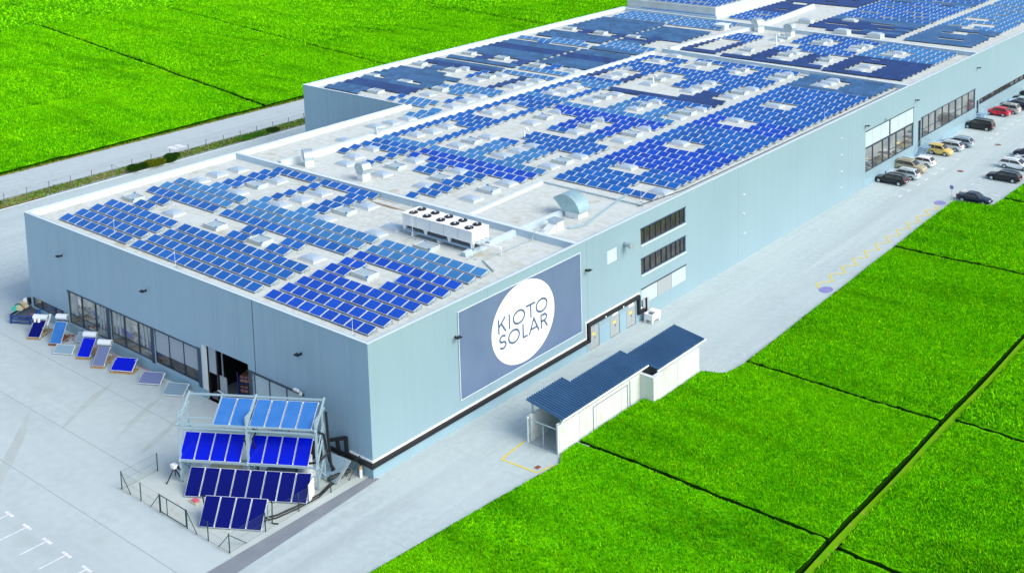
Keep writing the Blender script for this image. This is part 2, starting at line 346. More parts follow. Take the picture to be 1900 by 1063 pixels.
for i, (p, q) in enumerate(zip(P[:-1], P[1:])): b.poly([(x, y, 0.014+0.002*(i % 2)) for x, y in seg(p, q, 0.20)], 'paint_yellow')
structure('road_marking', b)
mark('road_marking', [seg((6.05, 11.75), (6.45, 8.3), .17), seg((6.52, 8.4), (10.15, 8.6), .17), seg((10.2, 8.68), (10.5, 10.3), .14)], 'paint_yellow')
for cx, cy in ((10.95, 90.9), (12.0, 55.9)):
    b = MB(); b.poly([(cx+.75*math.cos(t*R(15)), cy+.95*math.sin(t*R(15)), 0.018) for t in range(24)], 'paint_blue')
    structure('road_marking', b)
rm = MB()
for (x, y) in ((-99.9, 46.5), (-99.9, 75.5)):
    for i in range(2): rm.poly([(x-1.2, y+i*1.3, -0.012), (x+1.2, y+i*1.3, -0.012), (x+1.2, y+i*1.3+1.0, -0.012), (x-1.2, y+i*1.3+1.0, -0.012)], 'paint_white')
structure('road_marking', rm)
for (x, y, lb) in ((7.73, 122.15, 'farther'), (8.01, 105.87, 'nearer')):
    b = MB(); b.tube((x, y, 0.0), (x, y, 0.02), 0.42, 'wood_red', 16); b.tube((x, y, 0.0), (x, y, 0.014), 0.52, 'joint', 16)
    tag(b.build('manhole_cover'), lb+' round rusty manhole cover in the car park lane', 'manhole cover', 'manhole covers')
b = MB(); b.box(9.45, 9.0, 0.0, 9.85, 9.5, 0.022, 'wood_red'); tag(b.build('drain_grate'), 'dark rusty drain grate inside the yellow marked box by the shed', 'drain grate')
b = MB()
for (x0, y0, x1, y1) in ((-53, -4.55, -12, -4.7), (-45, -10.95, -16.2, -10.95), (-40, -17.0, -2, -16.8), (1.3, 27.8, 1.9, 30)): b.poly([(x, y, 0.0085) for x, y in seg((x0, y0), (x1, y1), .05)], 'joint')
structure('yard_joint', b)
b = MB()
def blob(cx, cy, L, W, a, n=22):
    pts = []
    for i in range(n):
        t = 2*math.pi*i/n; r = 1+0.18*math.sin(3*t+cx)+0.1*math.sin(5*t+cy)
        x = L/2*math.cos(t)*r; y = W/2*math.sin(t)*r; pts.append((cx+x*math.cos(a)-y*math.sin(a), cy+x*math.sin(a)+y*math.cos(a), 0.0065))
    return pts
for s in ((-31, -7.2, 8, .8, R(-60)), (-25, -5.6, 7, .7, R(-62)), (-20.5, -6, 8, .6, R(-65)), (-28, -16, 14, 1.0, R(-40))): b.poly(blob(*s), 'stain')
structure('tyre_stain', b)

# ================================================================ THE FIELDS
def crop_block(mb_lists, x0, x1, y0, y1, step, h, cut=None):
    nx = max(2, int((x1-x0)/step)+1); ny = max(2, int((y1-y0)/step)+1)
    X, Y = np.meshgrid(np.linspace(x0, x1, nx), np.linspace(y0, y1, ny))
    Z = h + RNG.normal(0, 0.04, X.shape) + 0.07*np.sin(X*.31+Y*.17)*np.sin(Y*.23-X*.11)
    Xj = X+RNG.normal(0, step*.07, X.shape); Yj = Y+RNG.normal(0, step*.07, X.shape)
    if cut is not None: Xj = np.maximum(Xj, cut(Yj)+RNG.uniform(0, .06, X.shape)); 
    V = np.stack([Xj, Yj, Z], -1).reshape(-1, 3)
    idx = np.arange(nx*ny).reshape(ny, nx)
    F = np.stack([idx[:-1, :-1], idx[:-1, 1:], idx[1:, 1:], idx[1:, :-1]], -1).reshape(-1, 4)
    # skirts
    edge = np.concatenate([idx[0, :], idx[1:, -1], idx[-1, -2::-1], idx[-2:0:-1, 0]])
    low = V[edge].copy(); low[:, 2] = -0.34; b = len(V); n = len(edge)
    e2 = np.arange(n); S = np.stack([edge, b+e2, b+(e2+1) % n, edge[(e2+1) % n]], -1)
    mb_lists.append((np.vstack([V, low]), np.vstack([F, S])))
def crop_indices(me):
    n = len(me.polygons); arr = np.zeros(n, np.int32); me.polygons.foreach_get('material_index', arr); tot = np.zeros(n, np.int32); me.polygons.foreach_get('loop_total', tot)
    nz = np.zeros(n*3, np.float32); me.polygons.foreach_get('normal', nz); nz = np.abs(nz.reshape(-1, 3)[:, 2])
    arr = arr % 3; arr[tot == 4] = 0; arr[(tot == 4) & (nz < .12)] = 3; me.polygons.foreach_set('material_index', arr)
def tufts(n, xr, yr, size, h, zb, cut=None, blades=3):
    x = RNG.uniform(*xr, n); y = RNG.uniform(*yr, n)
    if cut is not None:
        k = x > cut(y)+0.15; x = x[k]; y = y[k]; n = len(x)
    zb = zb + 0.07*np.sin(x*.31+y*.17)*np.sin(y*.23-x*.11)
    V = np.zeros((n, blades, 3, 3)); 
    for bl in range(blades):
        a = RNG.uniform(0, 2*np.pi, n); lean = RNG.uniform(.25, 1.0, n)*size; ww = size*RNG.uniform(.25, .5, n); hh = h*RNG.uniform(.5, 1.15, n)
        dx, dy = np.cos(a), np.sin(a)
        V[:, bl, 0] = np.stack([x-dy*ww, y+dx*ww, zb-.12+x*0], -1)
        V[:, bl, 1] = np.stack([x+dy*ww, y-dx*ww, zb-.12+x*0], -1)
        V[:, bl, 2] = np.stack([x+dx*lean, y+dy*lean, zb+hh], -1)
    V = V.reshape(-1, 3); return V, np.arange(len(V)).reshape(-1, 3)
def np_object(name, parts, mats, midx=None, smooth=True):
    vs, fl, ls, mi = [], [], [], []; off = 0
    for k, (V, F) in enumerate(parts):
        vs.append(V); fl.append((F+off).ravel()); ls.append(np.full(len(F), F.shape[1])); off += len(V)
        mi.append(np.full(len(F), midx[k]) if midx is not None and not callable(midx) else (RNG.integers(0, len(mats), len(F)//1)))
    V = np.vstack(vs).astype(np.float32); L = np.concatenate(fl).astype(np.int32); T = np.concatenate(ls).astype(np.int32); MI = np.concatenate(mi).astype(np.int32)
    me = bpy.data.meshes.new(name); me.vertices.add(len(V)); me.vertices.foreach_set('co', V.ravel())
    me.loops.add(len(L)); me.loops.foreach_set('vertex_index', L)
    me.polygons.add(len(T)); me.polygons.foreach_set('loop_start', np.concatenate([[0], np.cumsum(T)[:-1]]).astype(np.int32)); me.polygons.foreach_set('loop_total', T)
    for m in mats: me.materials.append(MATS[m])
    me.polygons.foreach_set('material_index', MI); me.update(calc_edges=True); me.validate()
    o = bpy.data.objects.new(name, me); col.objects.link(o); return o
def edge_x(y):
    return np.interp(y, [-80, -12, 0.4, 10.5, 11.9, 23.8, 24, 31.1, 31.9, 34.2, 91.9, 92.7, 105.5, 400], [4.2, 8.8, 9.9, 10.9, 9.95, 10.15, 11.45, 11.5, 13.6, 14.0, 12.3, 17.3, 17.5, 17.6])
parts = []; cells_y = [(-75, 14.02), (14.40, 35.18), (35.58, 71.75), (72.35, 96.4), (97.2, 135), (136, 190), (191, 260)]
for y0, y1 in cells_y:
    st = 0.42 if y1 < 100 else 1.0
    crop_block(parts, 8.0, 33.3, max(y0, -30), y1, st, 0.24, lambda y: edge_x(y)+0.05)
for y0, y1 in [(-75, 13.45), (13.85, 35.98), (36.38, 71.75), (72.25, 130)]:
    crop_block(parts, 34.35, 95.0, max(y0, -30), y1, 0.55, 0.24)
    crop_block(parts, 95.6, 160.0, max(y0, -30), y1, 1.6, 0.24)
nb = len(parts)
for (n, xr, yr, s, h, cut) in [(95000, (8.8, 33.25), (-24, 13.88), .16, .20, edge_x), (78000, (8.8, 33.25), (14.55, 35.02), .17, .22, edge_x), (95000, (8.8, 33.25), (35.72, 71.6), .20, .24, edge_x),
                          (34000, (8.8, 33.2), (72.6, 96.15), .25, .28, edge_x), (15000, (17, 33), (97.3, 135), .3, .35, edge_x),
                          (64000, (34.45, 62), (-10, 13.2), .17, .22, None), (74000, (34.45, 66), (14.12, 35.68), .19, .24, None), (60000, (34.45, 75), (36.66, 71.5), .24, .28, None)]:
    parts.append(tufts(n, xr, yr, s, h, 0.20, cut, 3))
mi = [0]*nb
o = np_object('crop_field', parts[:nb]+parts[nb:], ['crop_a', 'crop_b', 'crop_c', 'crop_stem_shade'], None)
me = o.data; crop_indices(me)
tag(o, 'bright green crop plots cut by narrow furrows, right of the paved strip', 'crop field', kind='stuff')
parts = []
def L(x0, x1, y0, y1, st): crop_block(parts, x0, x1, y0, y1, st, 0.45)
CX = [(-146.3, -109.2), (-228, -146.9), (-330, -228.7)]; CY = [(-60, 28, 1), (28.0, 71.6, 0), (72.4, 107.0, 0), (107.7, 160, 0), (160.8, 235, 1), (236, 330, 1)]
for ci, (x0, x1) in enumerate(CX):
    for y0, y1, far in CY: L(x0, x1, y0, y1, (.8, 1.3, 2.2)[ci]*(1.5 if far else 1))
L(-700, -331, -90, 420, 7); L(-330, 60, 331, 600, 7)
for (n, ci, yr, s_, h) in [(60000, 0, (8, 71.5), .32, .36), (60000, 1, (28, 71.5), .45, .40), (42000, 0, (72.5, 106.9), .38, .38), (52000, 1, (72.5, 106.9), .5, .42),
                          (52000, 0, (107.8, 159.9), .42, .42), (52000, 1, (107.8, 159.9), .6, .46), (34000, 2, (30, 159), .9, .5), (42000, 0, (160.9, 234), .55, .46), (30000, 1, (160.9, 234), .9, .5), (15000, 0, (236, 300), .8, .5)]:
    parts.append(tufts(n, (CX[ci][0]+.15, CX[ci][1]-.15), yr, s_, h, 0.40, None, 2))
def shear(V):   # the plots lie at a slight slant to the road
    V = V.copy(); V[:, 1] += 0.17*(-109-V[:, 0]); return V
parts = [(shear(V), F) for V, F in parts]
o = np_object('crop_field', parts, ['crop_a', 'crop_b', 'crop_c', 'crop_stem_shade'], None)
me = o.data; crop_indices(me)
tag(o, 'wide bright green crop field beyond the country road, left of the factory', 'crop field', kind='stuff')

# verge weeds
p = [tufts(5000, (-96.8, -93.6), (-20, 75), .22, .25, 0.0, None, 3)]
o = np_object('weeds', p, ['leaf_olive', 'path_soil', 'leaf_green'], None); tag(o, 'dry patchy weeds on the strip between road and paving', 'weeds', kind='stuff')
p = [tufts(2600, (-109.3, -108.3), (0, 230), .22, .3, 0.0, None, 3)]
o = np_object('weeds', p, ['leaf_olive', 'path_soil'], None); tag(o, 'yellowish dry grass edge along the far side of the road', 'weeds', kind='stuff')

def shrub(name, label, cx, cy, lx, ly, h, m, n=700, rz=0, sz=.16):
    t = thing(name, label, 'shrub', (cx, cy, -0.02), rz)
    pts = []; V = []; 
    lobes = [(random.uniform(-.4, .4)*lx, random.uniform(-.42, .42)*ly, random.uniform(.30, .5)*h, random.uniform(.45, .65)) for _ in range(max(5, int(lx*3)))]
    while len(V) < n*3:
        lb = random.choice(lobes); a = random.uniform(0, 2*math.pi); u = random.uniform(-.7, 1); rr = math.sqrt(max(0, 1-u*u))*random.uniform(.75, 1.05)
        x = lb[0]+math.cos(a)*rr*lb[3]*ly*.62; y = lb[1]+math.sin(a)*rr*lb[3]*ly*.62; z = lb[2]+u*lb[3]*h*.55
        if z < 0.05: continue
        q = Vector((random.gauss(0, 1), random.gauss(0, 1), random.gauss(0, 1))).normalized()*sz; r = q.orthogonal().normalized()*sz*.7
        c = Vector((x, y, z)); V += [tuple(c-q*.5), tuple(c+r*.6), tuple(c+q*.6)]
    b = MB(); b.faces(V, [(3*i, 3*i+1, 3*i+2) for i in range(len(V)//3)], m); b.build('foliage', t)
    b = MB()
    b.loft([[(.07*math.cos(a*2.1), .07*math.sin(a*2.1), z) for a in range(3)] for z in (0, h*.3, h*.5)], 'bark')
    b.build('stem', t); return t
SH = 'shrubs on the verge beside the wire fence'
for args in [('dark dense low shrub, leftmost of the clump on the fenced verge', -93.6, 36.6, 2.4, 2.1, 1.5, 'leaf_dark', 6000),
             ('yellow-olive shrub between two dark ones on the fenced verge', -93.5, 39.6, 2.6, 2.1, 1.4, 'leaf_olive', 6000),
             ('dark shrub with olive tips, rightmost of the clump on the verge', -93.6, 42.7, 2.3, 2.1, 1.5, 'leaf_dark', 6000),
             ('low green hedge clump, nearest half, on the verge toward the tall wing', -93.9, 56.8, 2.2, 1.4, .9, 'leaf_green', 1500),
             ('low green hedge clump, middle, on the verge toward the tall wing', -93.9, 59.4, 2.2, 1.4, .9, 'leaf_green', 1500),
             ('low green hedge clump, farthest, on the verge toward the tall wing', -93.8, 62.2, 2.2, 1.5, 1.1, 'leaf_dark', 1500),
             ('small bright green bush at the near end of the fenced verge', -95.8, 15.6, 1.6, 1.5, .9, 'leaf_green', 900)]:
    lb, cx, cy, a, bb, h, m, n = args
    shrub('shrub', lb, cx, cy, bb, a, h, m, n, 0)['group'] = SH

# ================================================================ THE FACTORY
H = 11.5; DECK = 10.88; W = 55.04; W2 = 77.7; YA = 56.3; YE = 330.0; YB = 140.9
fac = thing('factory_building', 'long flat-roofed pale blue metal-clad factory hall covered in solar panels', 'factory', (0, 0, 0))
def wall_plane(b, axis, c, u0, u1, z0, z1, holes, m, depth, mreveal, out):
    """vertical wall at axis=c (0: x=c, 1: y=c) spanning u, with rectangular holes (u0,z0,u1,z1) and reveals going inward"""
    us = sorted({u0, u1} | {h[0] for h in holes} | {h[2] for h in holes}); zs = sorted({z0, z1} | {h[1] for h in holes} | {h[3] for h in holes})
    def P(u, z, d=0): return (c-out*d, u, z) if axis == 0 else (u, c-out*d, z)
    for a, bb in zip(us[:-1], us[1:]):
        for p, q in zip(zs[:-1], zs[1:]):
            mu, mz = (a+bb)/2, (p+q)/2
            if any(h[0] < mu < h[2] and h[1] < mz < h[3] for h in holes): continue
            b.poly([P(a, p), P(bb, p), P(bb, q), P(a, q)], m)
    for h in holes:
        a, p, bb, q = h
        b.poly([P(a, p), P(bb, p), P(bb, p, depth), P(a, p, depth)], mreveal); b.poly([P(a, q), P(bb, q), P(bb, q, depth), P(a, q, depth)], mreveal)
        b.poly([P(a, p), P(a, q), P(a, q, depth), P(a, p, depth)], mreveal); b.poly([P(bb, p), P(bb, q), P(bb, q, depth), P(bb, p, depth)], mreveal)
# front wall (y = 0)
FH = [(-54.75, 0.90, -47.3, 2.05), (-47.1, 1.05, -39.65, 4.52), (-38.95, 1.10, -31.7, 4.55), (-31.1, 1.15, -23.9, 4.60), (-23.35, 0.0, -16.15, 5.22), (-15.6, 0.35, -8.5, 4.62)]
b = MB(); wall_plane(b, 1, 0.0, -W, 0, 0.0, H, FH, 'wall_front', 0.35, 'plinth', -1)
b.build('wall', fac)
# long wall (x = 0)
LH = [(37.65, 8.12, 46.1, 9.83), (37.65, 4.85, 46.1, 6.56), (37.65, 1.6, 46.1, 3.26), (28.7, 0.0, 30.25, 2.35), (32.1, 0.0, 33.7, 2.10), (34.9, 0.0, 36.5, 2.0), (31.82, 7.85, 33.54, 9.27),
      (91.4, 2.05, 107.85, 7.88), (109.55, 1.3, 110.6, 5.4), (110.75, 2.4, 133.0, 5.6), (133.7, 1.2, 134.6, 3.5), (134.9, 2.55, 175.0, 3.55)]
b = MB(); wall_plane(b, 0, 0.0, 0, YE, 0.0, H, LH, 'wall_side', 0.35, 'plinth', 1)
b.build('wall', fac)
b = MB()
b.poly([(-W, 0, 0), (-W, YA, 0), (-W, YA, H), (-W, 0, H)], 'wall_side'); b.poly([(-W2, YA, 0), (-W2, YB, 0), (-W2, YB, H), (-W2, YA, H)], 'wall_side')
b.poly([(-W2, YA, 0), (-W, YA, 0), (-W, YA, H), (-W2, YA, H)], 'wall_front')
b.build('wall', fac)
# raised block behind the wing
b = MB(); b.box(-77.2, 141.4, 0, -55.5, 300, 12.75, 'parapet_white'); b.box(-77.2, 141.35, 12.75, -55.5, 141.75, 13.1, 'parapet_white'); b.box(-77.2, 141.75, 12.75, -76.9, 300, 13.1, 'parapet_white'); b.box(-55.8, 141.75, 12.75, -55.5, 300, 13.1, 'parapet_white')
b.poly([(-76.9, 141.75, 12.8), (-55.8, 141.75, 12.8), (-55.8, 300, 12.8), (-76.9, 300, 12.8)], 'membrane')
b.box(-73.5, 141.2, 11.45, -55.6, 141.39, 11.62, 'hinge_blue')
b.build('raised_block', fac)
# roof deck (gentle swells toward the drains)
b = MB()
def deckz(x, y): return DECK
b.poly([(-W+.35, .35, DECK), (-.3, .35, DECK), (-.3, YE, DECK), (-W+.35, YE, DECK)], 'membrane')
b.poly([(-W2+.35, YA+.35, DECK), (-W+.345, YA+.35, DECK), (-W+.345, YE, DECK), (-W2+.35, YE, DECK)], 'membrane')
b.build('roof_deck', fac)
# parapets
b = MB()
def par(x0, y0, x1, y1, z1=H-.004, m='parapet', z0=None): b.box(min(x0, x1), min(y0, y1), DECK-.03 if z0 is None else z0, max(x0, x1), max(y0, y1), z1, m)
e_ = .006
par(-W+e_, e_, -e_, .38); par(-W+e_, .381, -W+.38, YA); par(-W2+e_, YA+e_, -W+e_, YA+.38); par(-W2+e_, YA+.381, -W2+.38, YB); par(-W2+e_, YB, -55, YB+.38); par(-.38, .381, -e_, YE)
b.build('parapet', fac)
b = MB()   # membrane upstands leaning on the parapets
def wedge(pts, m='parapet_white'): b.poly(pts, m)
b.poly([(-.38, .38, H-.02), (-.38, YE, H-.02), (-1.15, YE, DECK+.02), (-1.15, .38, DECK+.02)], 'parapet_white')
b.poly([(-W+.38, .38, H-.03), (-W+.38, YA+1, H-.03), (-W+.7, YA+1, DECK+.02), (-W+.7, .38, DECK+.02)], 'parapet_white')
b.poly([(-W2+.38, YA+.38, H-.03), (-W2+.38, YB, H-.03), (-W2+1.1, YB, DECK+.02), (-W2+1.1, YA+.38, DECK+.02)], 'parapet_white')
b.poly([(-W, .38, H-.05), (0, .38, H-.05), (0, .7, DECK+.02), (-W, .7, DECK+.02)], 'membrane')
b.build('upstand', fac)
b = MB()   # metal cap strips on the wall tops
b.box(-W-.05, -.05, H, .05, .16, H+.05, 'trim'); b.box(-.14, .16, H, .05, YE, H+.05, 'trim'); b.box(-W-.05, .16, H, -W+.2, YA-.05, H+.05, 'trim'); b.box(-W2-.05, YA-.05, H, -W, YA+.16, H+.05, 'trim'); b.box(-W2-.05, YA+.16, H, -W2+.16, YB, H+.05, 'trim')
b.build('coping', fac)
def divider(x0, y0, x1, y1, w_=.45, z1=H, mside='parapet', name='roof_divider'):
    b = MB(); d = Vector((x1-x0, y1-y0, 0)).normalized(); n = Vector((-d.y, d.x, 0))*w_/2
    a = Vector((x0, y0, 0)); c = Vector((x1, y1, 0)); zb = DECK-.02
    P = [a-n*1.6, c-n*1.6, c+n*1.6, a+n*1.6]; Q = [a-n, c-n, c+n, a+n]
    pts = [(p.x, p.y, zb) for p in P]+[(p.x, p.y, z1) for p in Q]
    b.faces(pts, [(4, 5, 6, 7), (0, 1, 5, 4), (1, 2, 6, 5), (2, 3, 7, 6), (3, 0, 4, 7)], mside)
    n2 = n*1.12; T = [a-n2, c-n2, c+n2, a+n2]; b.faces([(p.x, p.y, z1+.003) for p in T]+[(p.x, p.y, z1+.04) for p in T], [(0, 3, 2, 1), (4, 5, 6, 7), (0, 1, 5, 4), (1, 2, 6, 5), (2, 3, 7, 6), (3, 0, 4, 7)], 'trim')
    return b.build(name, fac)
divider(-W+.4, 27.3, -.2, 27.2); divider(-46.2, 109.3, -.2, 106.4); divider(-76.2, 139.6, -43.2, 137.2); divider(-42.6, 137.1, -.2, 134.2)
divider(-46.9, 27.8, -45.9, 106.0, .5, H+.12, 'parapet_white'); divider(-45.3, 109.9, -43.0, 136.6, .5, H+.12, 'parapet_white'); divider(-43.2, 138, -45.2, 163, .5, H+.12, 'parapet_white')
divider(-15.6, 27.7, -16.4, 41.2, .35, 11.12, 'parapet_white'); divider(-7.95, 19.4, -8.0, 26.9, .4, 11.3, 'parapet')
divider(-7.9, 27.6, -7.75, 34.3, .4, 11.35, 'parapet')
# front wall trim, seam, plinth
b = MB(); b.box(-15.09, -.012, 4.7, -15.03, -.002, H, 'black'); b.box(-W, -.02, 0, -23.5, -.003, .85, 'plinth'); b.box(-8.4, -.02, 0, 0.02, -.003, .98, 'plinth')
b.box(.003, 0, 0, .03, 28.2, .98, 'plinth')
for ya, yb in ((28.3, 28.65), (30.3, 32.05), (33.75, 34.85), (36.55, 37.0)): b.box(.003, ya, 0, .03, yb, 1.9, 'plinth')
b.box(.003, 91, 0, .03, YE, 1.1, 'plinth')
b.build('plinth', fac)
b = MB()
b.box(.004, 0, 1.40, .10, 28.0, 1.54, 'banner_white'); b.box(.004, 28.0, 1.40, .10, 28.12, 3.16, 'banner_white'); b.box(.004, 28.12, 3.04, .10, 37.15, 3.16, 'banner_white'); b.box(.004, 37.15, 1.3, .10, 37.25, 3.16, 'banner_white'); b.box(.004, 37.25, 1.3, .10, 38.0, 1.42, 'banner_white')
b.box(-2.75, -.10, 1.40, 0.10, -.004, 1.54, 'banner_white'); b.build('drip_trim', fac)
# black lagged pipe around the corner
b = MB()
pp = [(-2.95, -.2, 1.2), (.2, -.2, 1.2), (.2, 28.35, 1.2), (.2, 28.35, 2.83), (.2, 36.85, 2.83), (.2, 36.85, 1.1), (.2, 37.9, 1.1)]
for a, c in zip(pp[:-1], pp[1:]): b.bar(a, c, .26, 'black', .34)
for q in pp[1:-1]: b.box(q[0]-.14, q[1]-.14, q[2]-.18, q[0]+.14, q[1]+.14, q[2]+.18, 'black')
for a, c in (((-2.95, -.2, 1.0), (-2.95, -.25, 2.75)), ((-2.95, -.25, 2.7), (-5.6, -1.6, 2.0)), ((-5.6, -1.6, 2.0), (-5.6, -1.6, .6)), ((-3.75, -.35, 1.0), (-3.75, -.5, 2.4)), ((-3.0, -.25, 1.15), (-5.4, -.3, 1.15)), ((-5.4, -1.0, .3), (-5.4, -1.0, 1.6))): b.bar(a, c, .24, 'black', .24)
for y in (31, 34): b.box(.3, y-.08, 2.7, .37, y+.08, 2.85, 'banner_white')
tag(b.build('pipe'), 'thick black lagged pipe stepping along the foot of the pale wall', 'pipe')

# windows
def window_band(name, axis, c, out, u0, u1, z0, z1, muls, glass='glass', fr=.07, transom=None, frame='dark_frame', inset=.16, blinds=None, thick=None):
    def B(bb, ua, za, ub, zb, d0, d1, m):
        lo, hi = sorted((c-out*d0, c-out*d1))
        if axis == 0: bb.box(lo, ua, za, hi, ub, zb, m)
        else: bb.box(ua, lo, za, ub, hi, zb, m)
    f = MB(); B(f, u0, z0, u1, z0+fr, inset-.06, inset+.06, frame); B(f, u0, z1-fr, u1, z1, inset-.06, inset+.06, frame)
    for u in [u0, u1-fr]: B(f, u, z0+fr, u+fr, z1-fr, inset-.06, inset+.06, frame)
    for u in muls:
        t = thick.get(u, fr/2) if thick else fr/2
        B(f, u-t, z0+fr, u+t, z1-fr, inset-.09, inset+.05, frame)
    if transom: B(f, u0+fr, transom-.03, u1-fr, transom+.03, inset-.045, inset+.04, frame)
    fo = f.build('window', fac)
    g = MB(); B(g, u0+fr, z0+fr, u1-fr, z1-fr, inset+.005, inset+.02, glass); g.build('pane', fo)
    if blinds:
        bl = MB()
        for (a, bb_, zb, zt) in blinds: B(bl, a, zb, bb_, zt, inset-.035, inset-.004, 'blind')
        bl.build('blind', fo)
    return fo
window_band('w', 1, 0, -1, -54.75, -47.3, .9, 2.05, [-52.9, -50.1, -48.7], 'glass_light')
window_band('w', 1, 0, -1, -47.1, -39.65, 1.05, 4.52, [-44.5, -41.9], 'glass_light', transom=2.0, blinds=[(-46.0, -45.5, 2.1, 4.3), (-41.2, -40.9, 1.6, 4.3), (-40.6, -40.3, 1.6, 4.3)])
window_band('w', 1, 0, -1, -38.95, -31.7, 1.10, 4.55, [-36.5, -34.0], 'glass_light', transom=2.05, blinds=[(-38.2, -37.9, 2.2, 4.3), (-37.5, -37.2, 2.2, 4.3), (-33.4, -33.1, 2.2, 4.3), (-32.7, -32.4, 2.2, 4.3)])
window_band('w', 1, 0, -1, -31.1, -23.9, 1.15, 4.60, [-28.7, -26.3], 'glass', blinds=[(-31.0, -28.76, 2.25, 4.5), (-28.64, -26.36, 2.28, 4.5), (-26.24, -24.0, 2.3, 4.5)])
f = MB(); f.box(-39.62, -.03, .95, -38.98, .10, 4.62, 'dark_frame'); f.box(-31.67, -.03, 1.0, -31.13, .10, 4.65, 'dark_frame'); f.box(-23.88, -.05, .85, -23.38, .12, 4.72, 'dark_frame')
f.box(-47.1, -.05, 4.53, -23.9, -.005, 4.66, 'dark_frame'); f.build('window_post', fac)
f = MB()
for u0, u1, z0 in ((37.65, 46.1, 8.12), (37.65, 46.1, 4.85)): f.box(-.1, u0-.05, z0-.14, .1, u1+.05, z0-.002, 'trim'); 
f.box(0.004, 37.6, 9.84, .06, 46.15, 9.95, 'dark_frame'); f.box(0.004, 37.6, 6.57, .06, 46.15, 6.68, 'dark_frame'); f.box(0.004, 37.6, 3.27, .06, 46.15, 3.38, 'dark_frame'); f.box(0.004, 91.3, 7.89, .06, 107.95, 7.99, 'dark_frame'); f.box(0.004, 110.6, 5.61, .06, 133.1, 5.72, 'dark_frame')
f.build('window_sill', fac)
for z0, z1 in ((8.12, 9.83), (4.85, 6.56)): window_band('w', 0, 0, 1, 37.65, 46.1, z0, z1, [38.5, 39.55, 40.55, 41.6, 42.55, 43.5, 44.4, 45.25], 'glass', fr=.10)
f = MB()
for a, c, m in ((37.65, 40.55, 'panel_white'), (40.6, 43.3, 'door_grey'), (43.35, 46.1, 'panel_white')): f.box(-.06, a, 1.6, -.03, c, 3.26, m)
f.build('wall_panel', fac)
for z0, z1, mats_ in ((2.05, 7.88, 0),):
    th = {99.5: .16}
    window_band('w', 0, 0, 1, 91.4, 107.85, 2.05, 5.42, [94.0, 97.3, 99.5, 101.9, 105.0], 'glass_light', fr=.10, thick=th, transom=3.3)
    f = MB(); f.box(-.16, 91.4, 5.43, -.03, 107.85, 5.62, 'dark_frame')
    for a, c in ((91.45, 93.7), (93.76, 96.5), (96.56, 99.3), (99.75, 102.4), (102.46, 105.1), (105.16, 107.8)): f.box(-.10, a, 5.63, -.05, c, 7.86, 'panel_white')
    f.box(-.14, 99.34, 5.62, -.04, 99.7, 7.86, 'black')
    for yy in (93.73, 96.53, 102.43, 105.13): f.box(-.11, yy-.05, 5.63, -.045, yy+.05, 7.86, 'blind')
    f.build('wall_panel', fac)
window_band('w', 0, 0, 1, 110.75, 133.0, 2.4, 5.6, [111.6, 113.9, 116.5, 119.3, 122.0, 124.8, 127.6, 130.3], 'glass_light', fr=.10, transom=3.6, thick={116.5: .14, 124.8: .14})
window_band('w', 0, 0, 1, 134.9, 175.0, 2.55, 3.55, [137.5+2.5*i for i in range(15)], 'glass', fr=.08)
window_band('w', 0, 0, 1, 109.55, 110.6, 1.3, 5.4, [], 'glass', fr=.1); window_band('w', 0, 0, 1, 133.7, 134.6, 1.2, 3.5, [], 'glass', fr=.1)
# service doors on the long wall
for y0, y1, z1 in ((28.7, 30.25, 2.35), (32.1, 33.7, 2.10), (34.9, 36.5, 2.0)):
    d = MB(); d.box(-.08, y0+.04, .03, -.02, y1-.04, z1-.04, 'door_grey'); d.box(-.02, y0+.06, .05, -.005, (y0+y1)/2-.02, z1-.08, 'door_grey'); d.box(-.02, (y0+y1)/2+.02, .05, -.005, y1-.06, z1-.08, 'door_grey')
    do = d.build('door', fac); h = MB(); h.box(-.004, (y0+y1)/2-.28, 1.35, .004, (y0+y1)/2+.16, 1.62, 'notice_yellow'); h.build('warning_plate', do)
    h = MB(); h.bar((.02, (y0+y1)/2+.1, 1.0), (.02, (y0+y1)/2+.1, 1.2), .04, 'black'); h.build('handle', do)
f = MB(); f.box(.004, 32.5, 2.2, .03, 33.4, 2.58, 'banner_white'); f.box(.004, 35.3, 2.1, .03, 36.2, 2.52, 'banner_white'); f.build('notice', fac)
f = MB(); f.box(-.1, 31.82, 7.85, -.06, 33.54, 9.27, 'panel_white')
for i in range(13): f.box(-.058, 31.86, 7.9+i*.105, -.0, 33.5, 7.95+i*.105, 'trim')
f.build('louvre_grille', fac)
f = MB(); f.tube((.0, 34.85, 9.25), (.8, 34.75, 9.2), .28, 'galv', 12); f.tube((.8, 34.75, 9.2), (1.05, 34.72, 9.18), .36, 'galv', 12, .36); f.build('exhaust_pipe', fac)
# open loading door in the front wall: dark room behind
b = MB(); x0, x1, z1, dp = -23.35, -16.15, 5.22, 9.0
b.poly([(x0, .35, .01), (x1, .35, .01), (x1, dp, .01), (x0, dp, .01)], 'joint'); b.poly([(x0, dp, 0), (x1, dp, 0), (x1, dp, z1), (x0, dp, z1)], 'black')
b.poly([(x0, .35, 0), (x0, dp, 0), (x0, dp, z1), (x0, .35, z1)], 'black'); b.poly([(x1, .35, 0), (x1, dp, 0), (x1, dp, z1), (x1, .35, z1)], 'black'); b.poly([(x0, .35, z1), (x1, .35, z1), (x1, dp, z1), (x0, dp, z1)], 'black')
b.build('loading_bay', fac)
b = MB(); b.box(-23.33, .05, .8, -22.65, .16, 5.2, 'concrete'); b.box(-23.33, -.01, 0, -22.65, .2, .8, 'plinth'); b.box(-22.6, .25, 2.6, -21.35, .33, 5.15, 'blind'); b.box(-22.62, .22, .05, -22.52, .36, 5.2, 'black'); b.box(-21.35, .22, .05, -21.2, .36, 5.2, 'black')
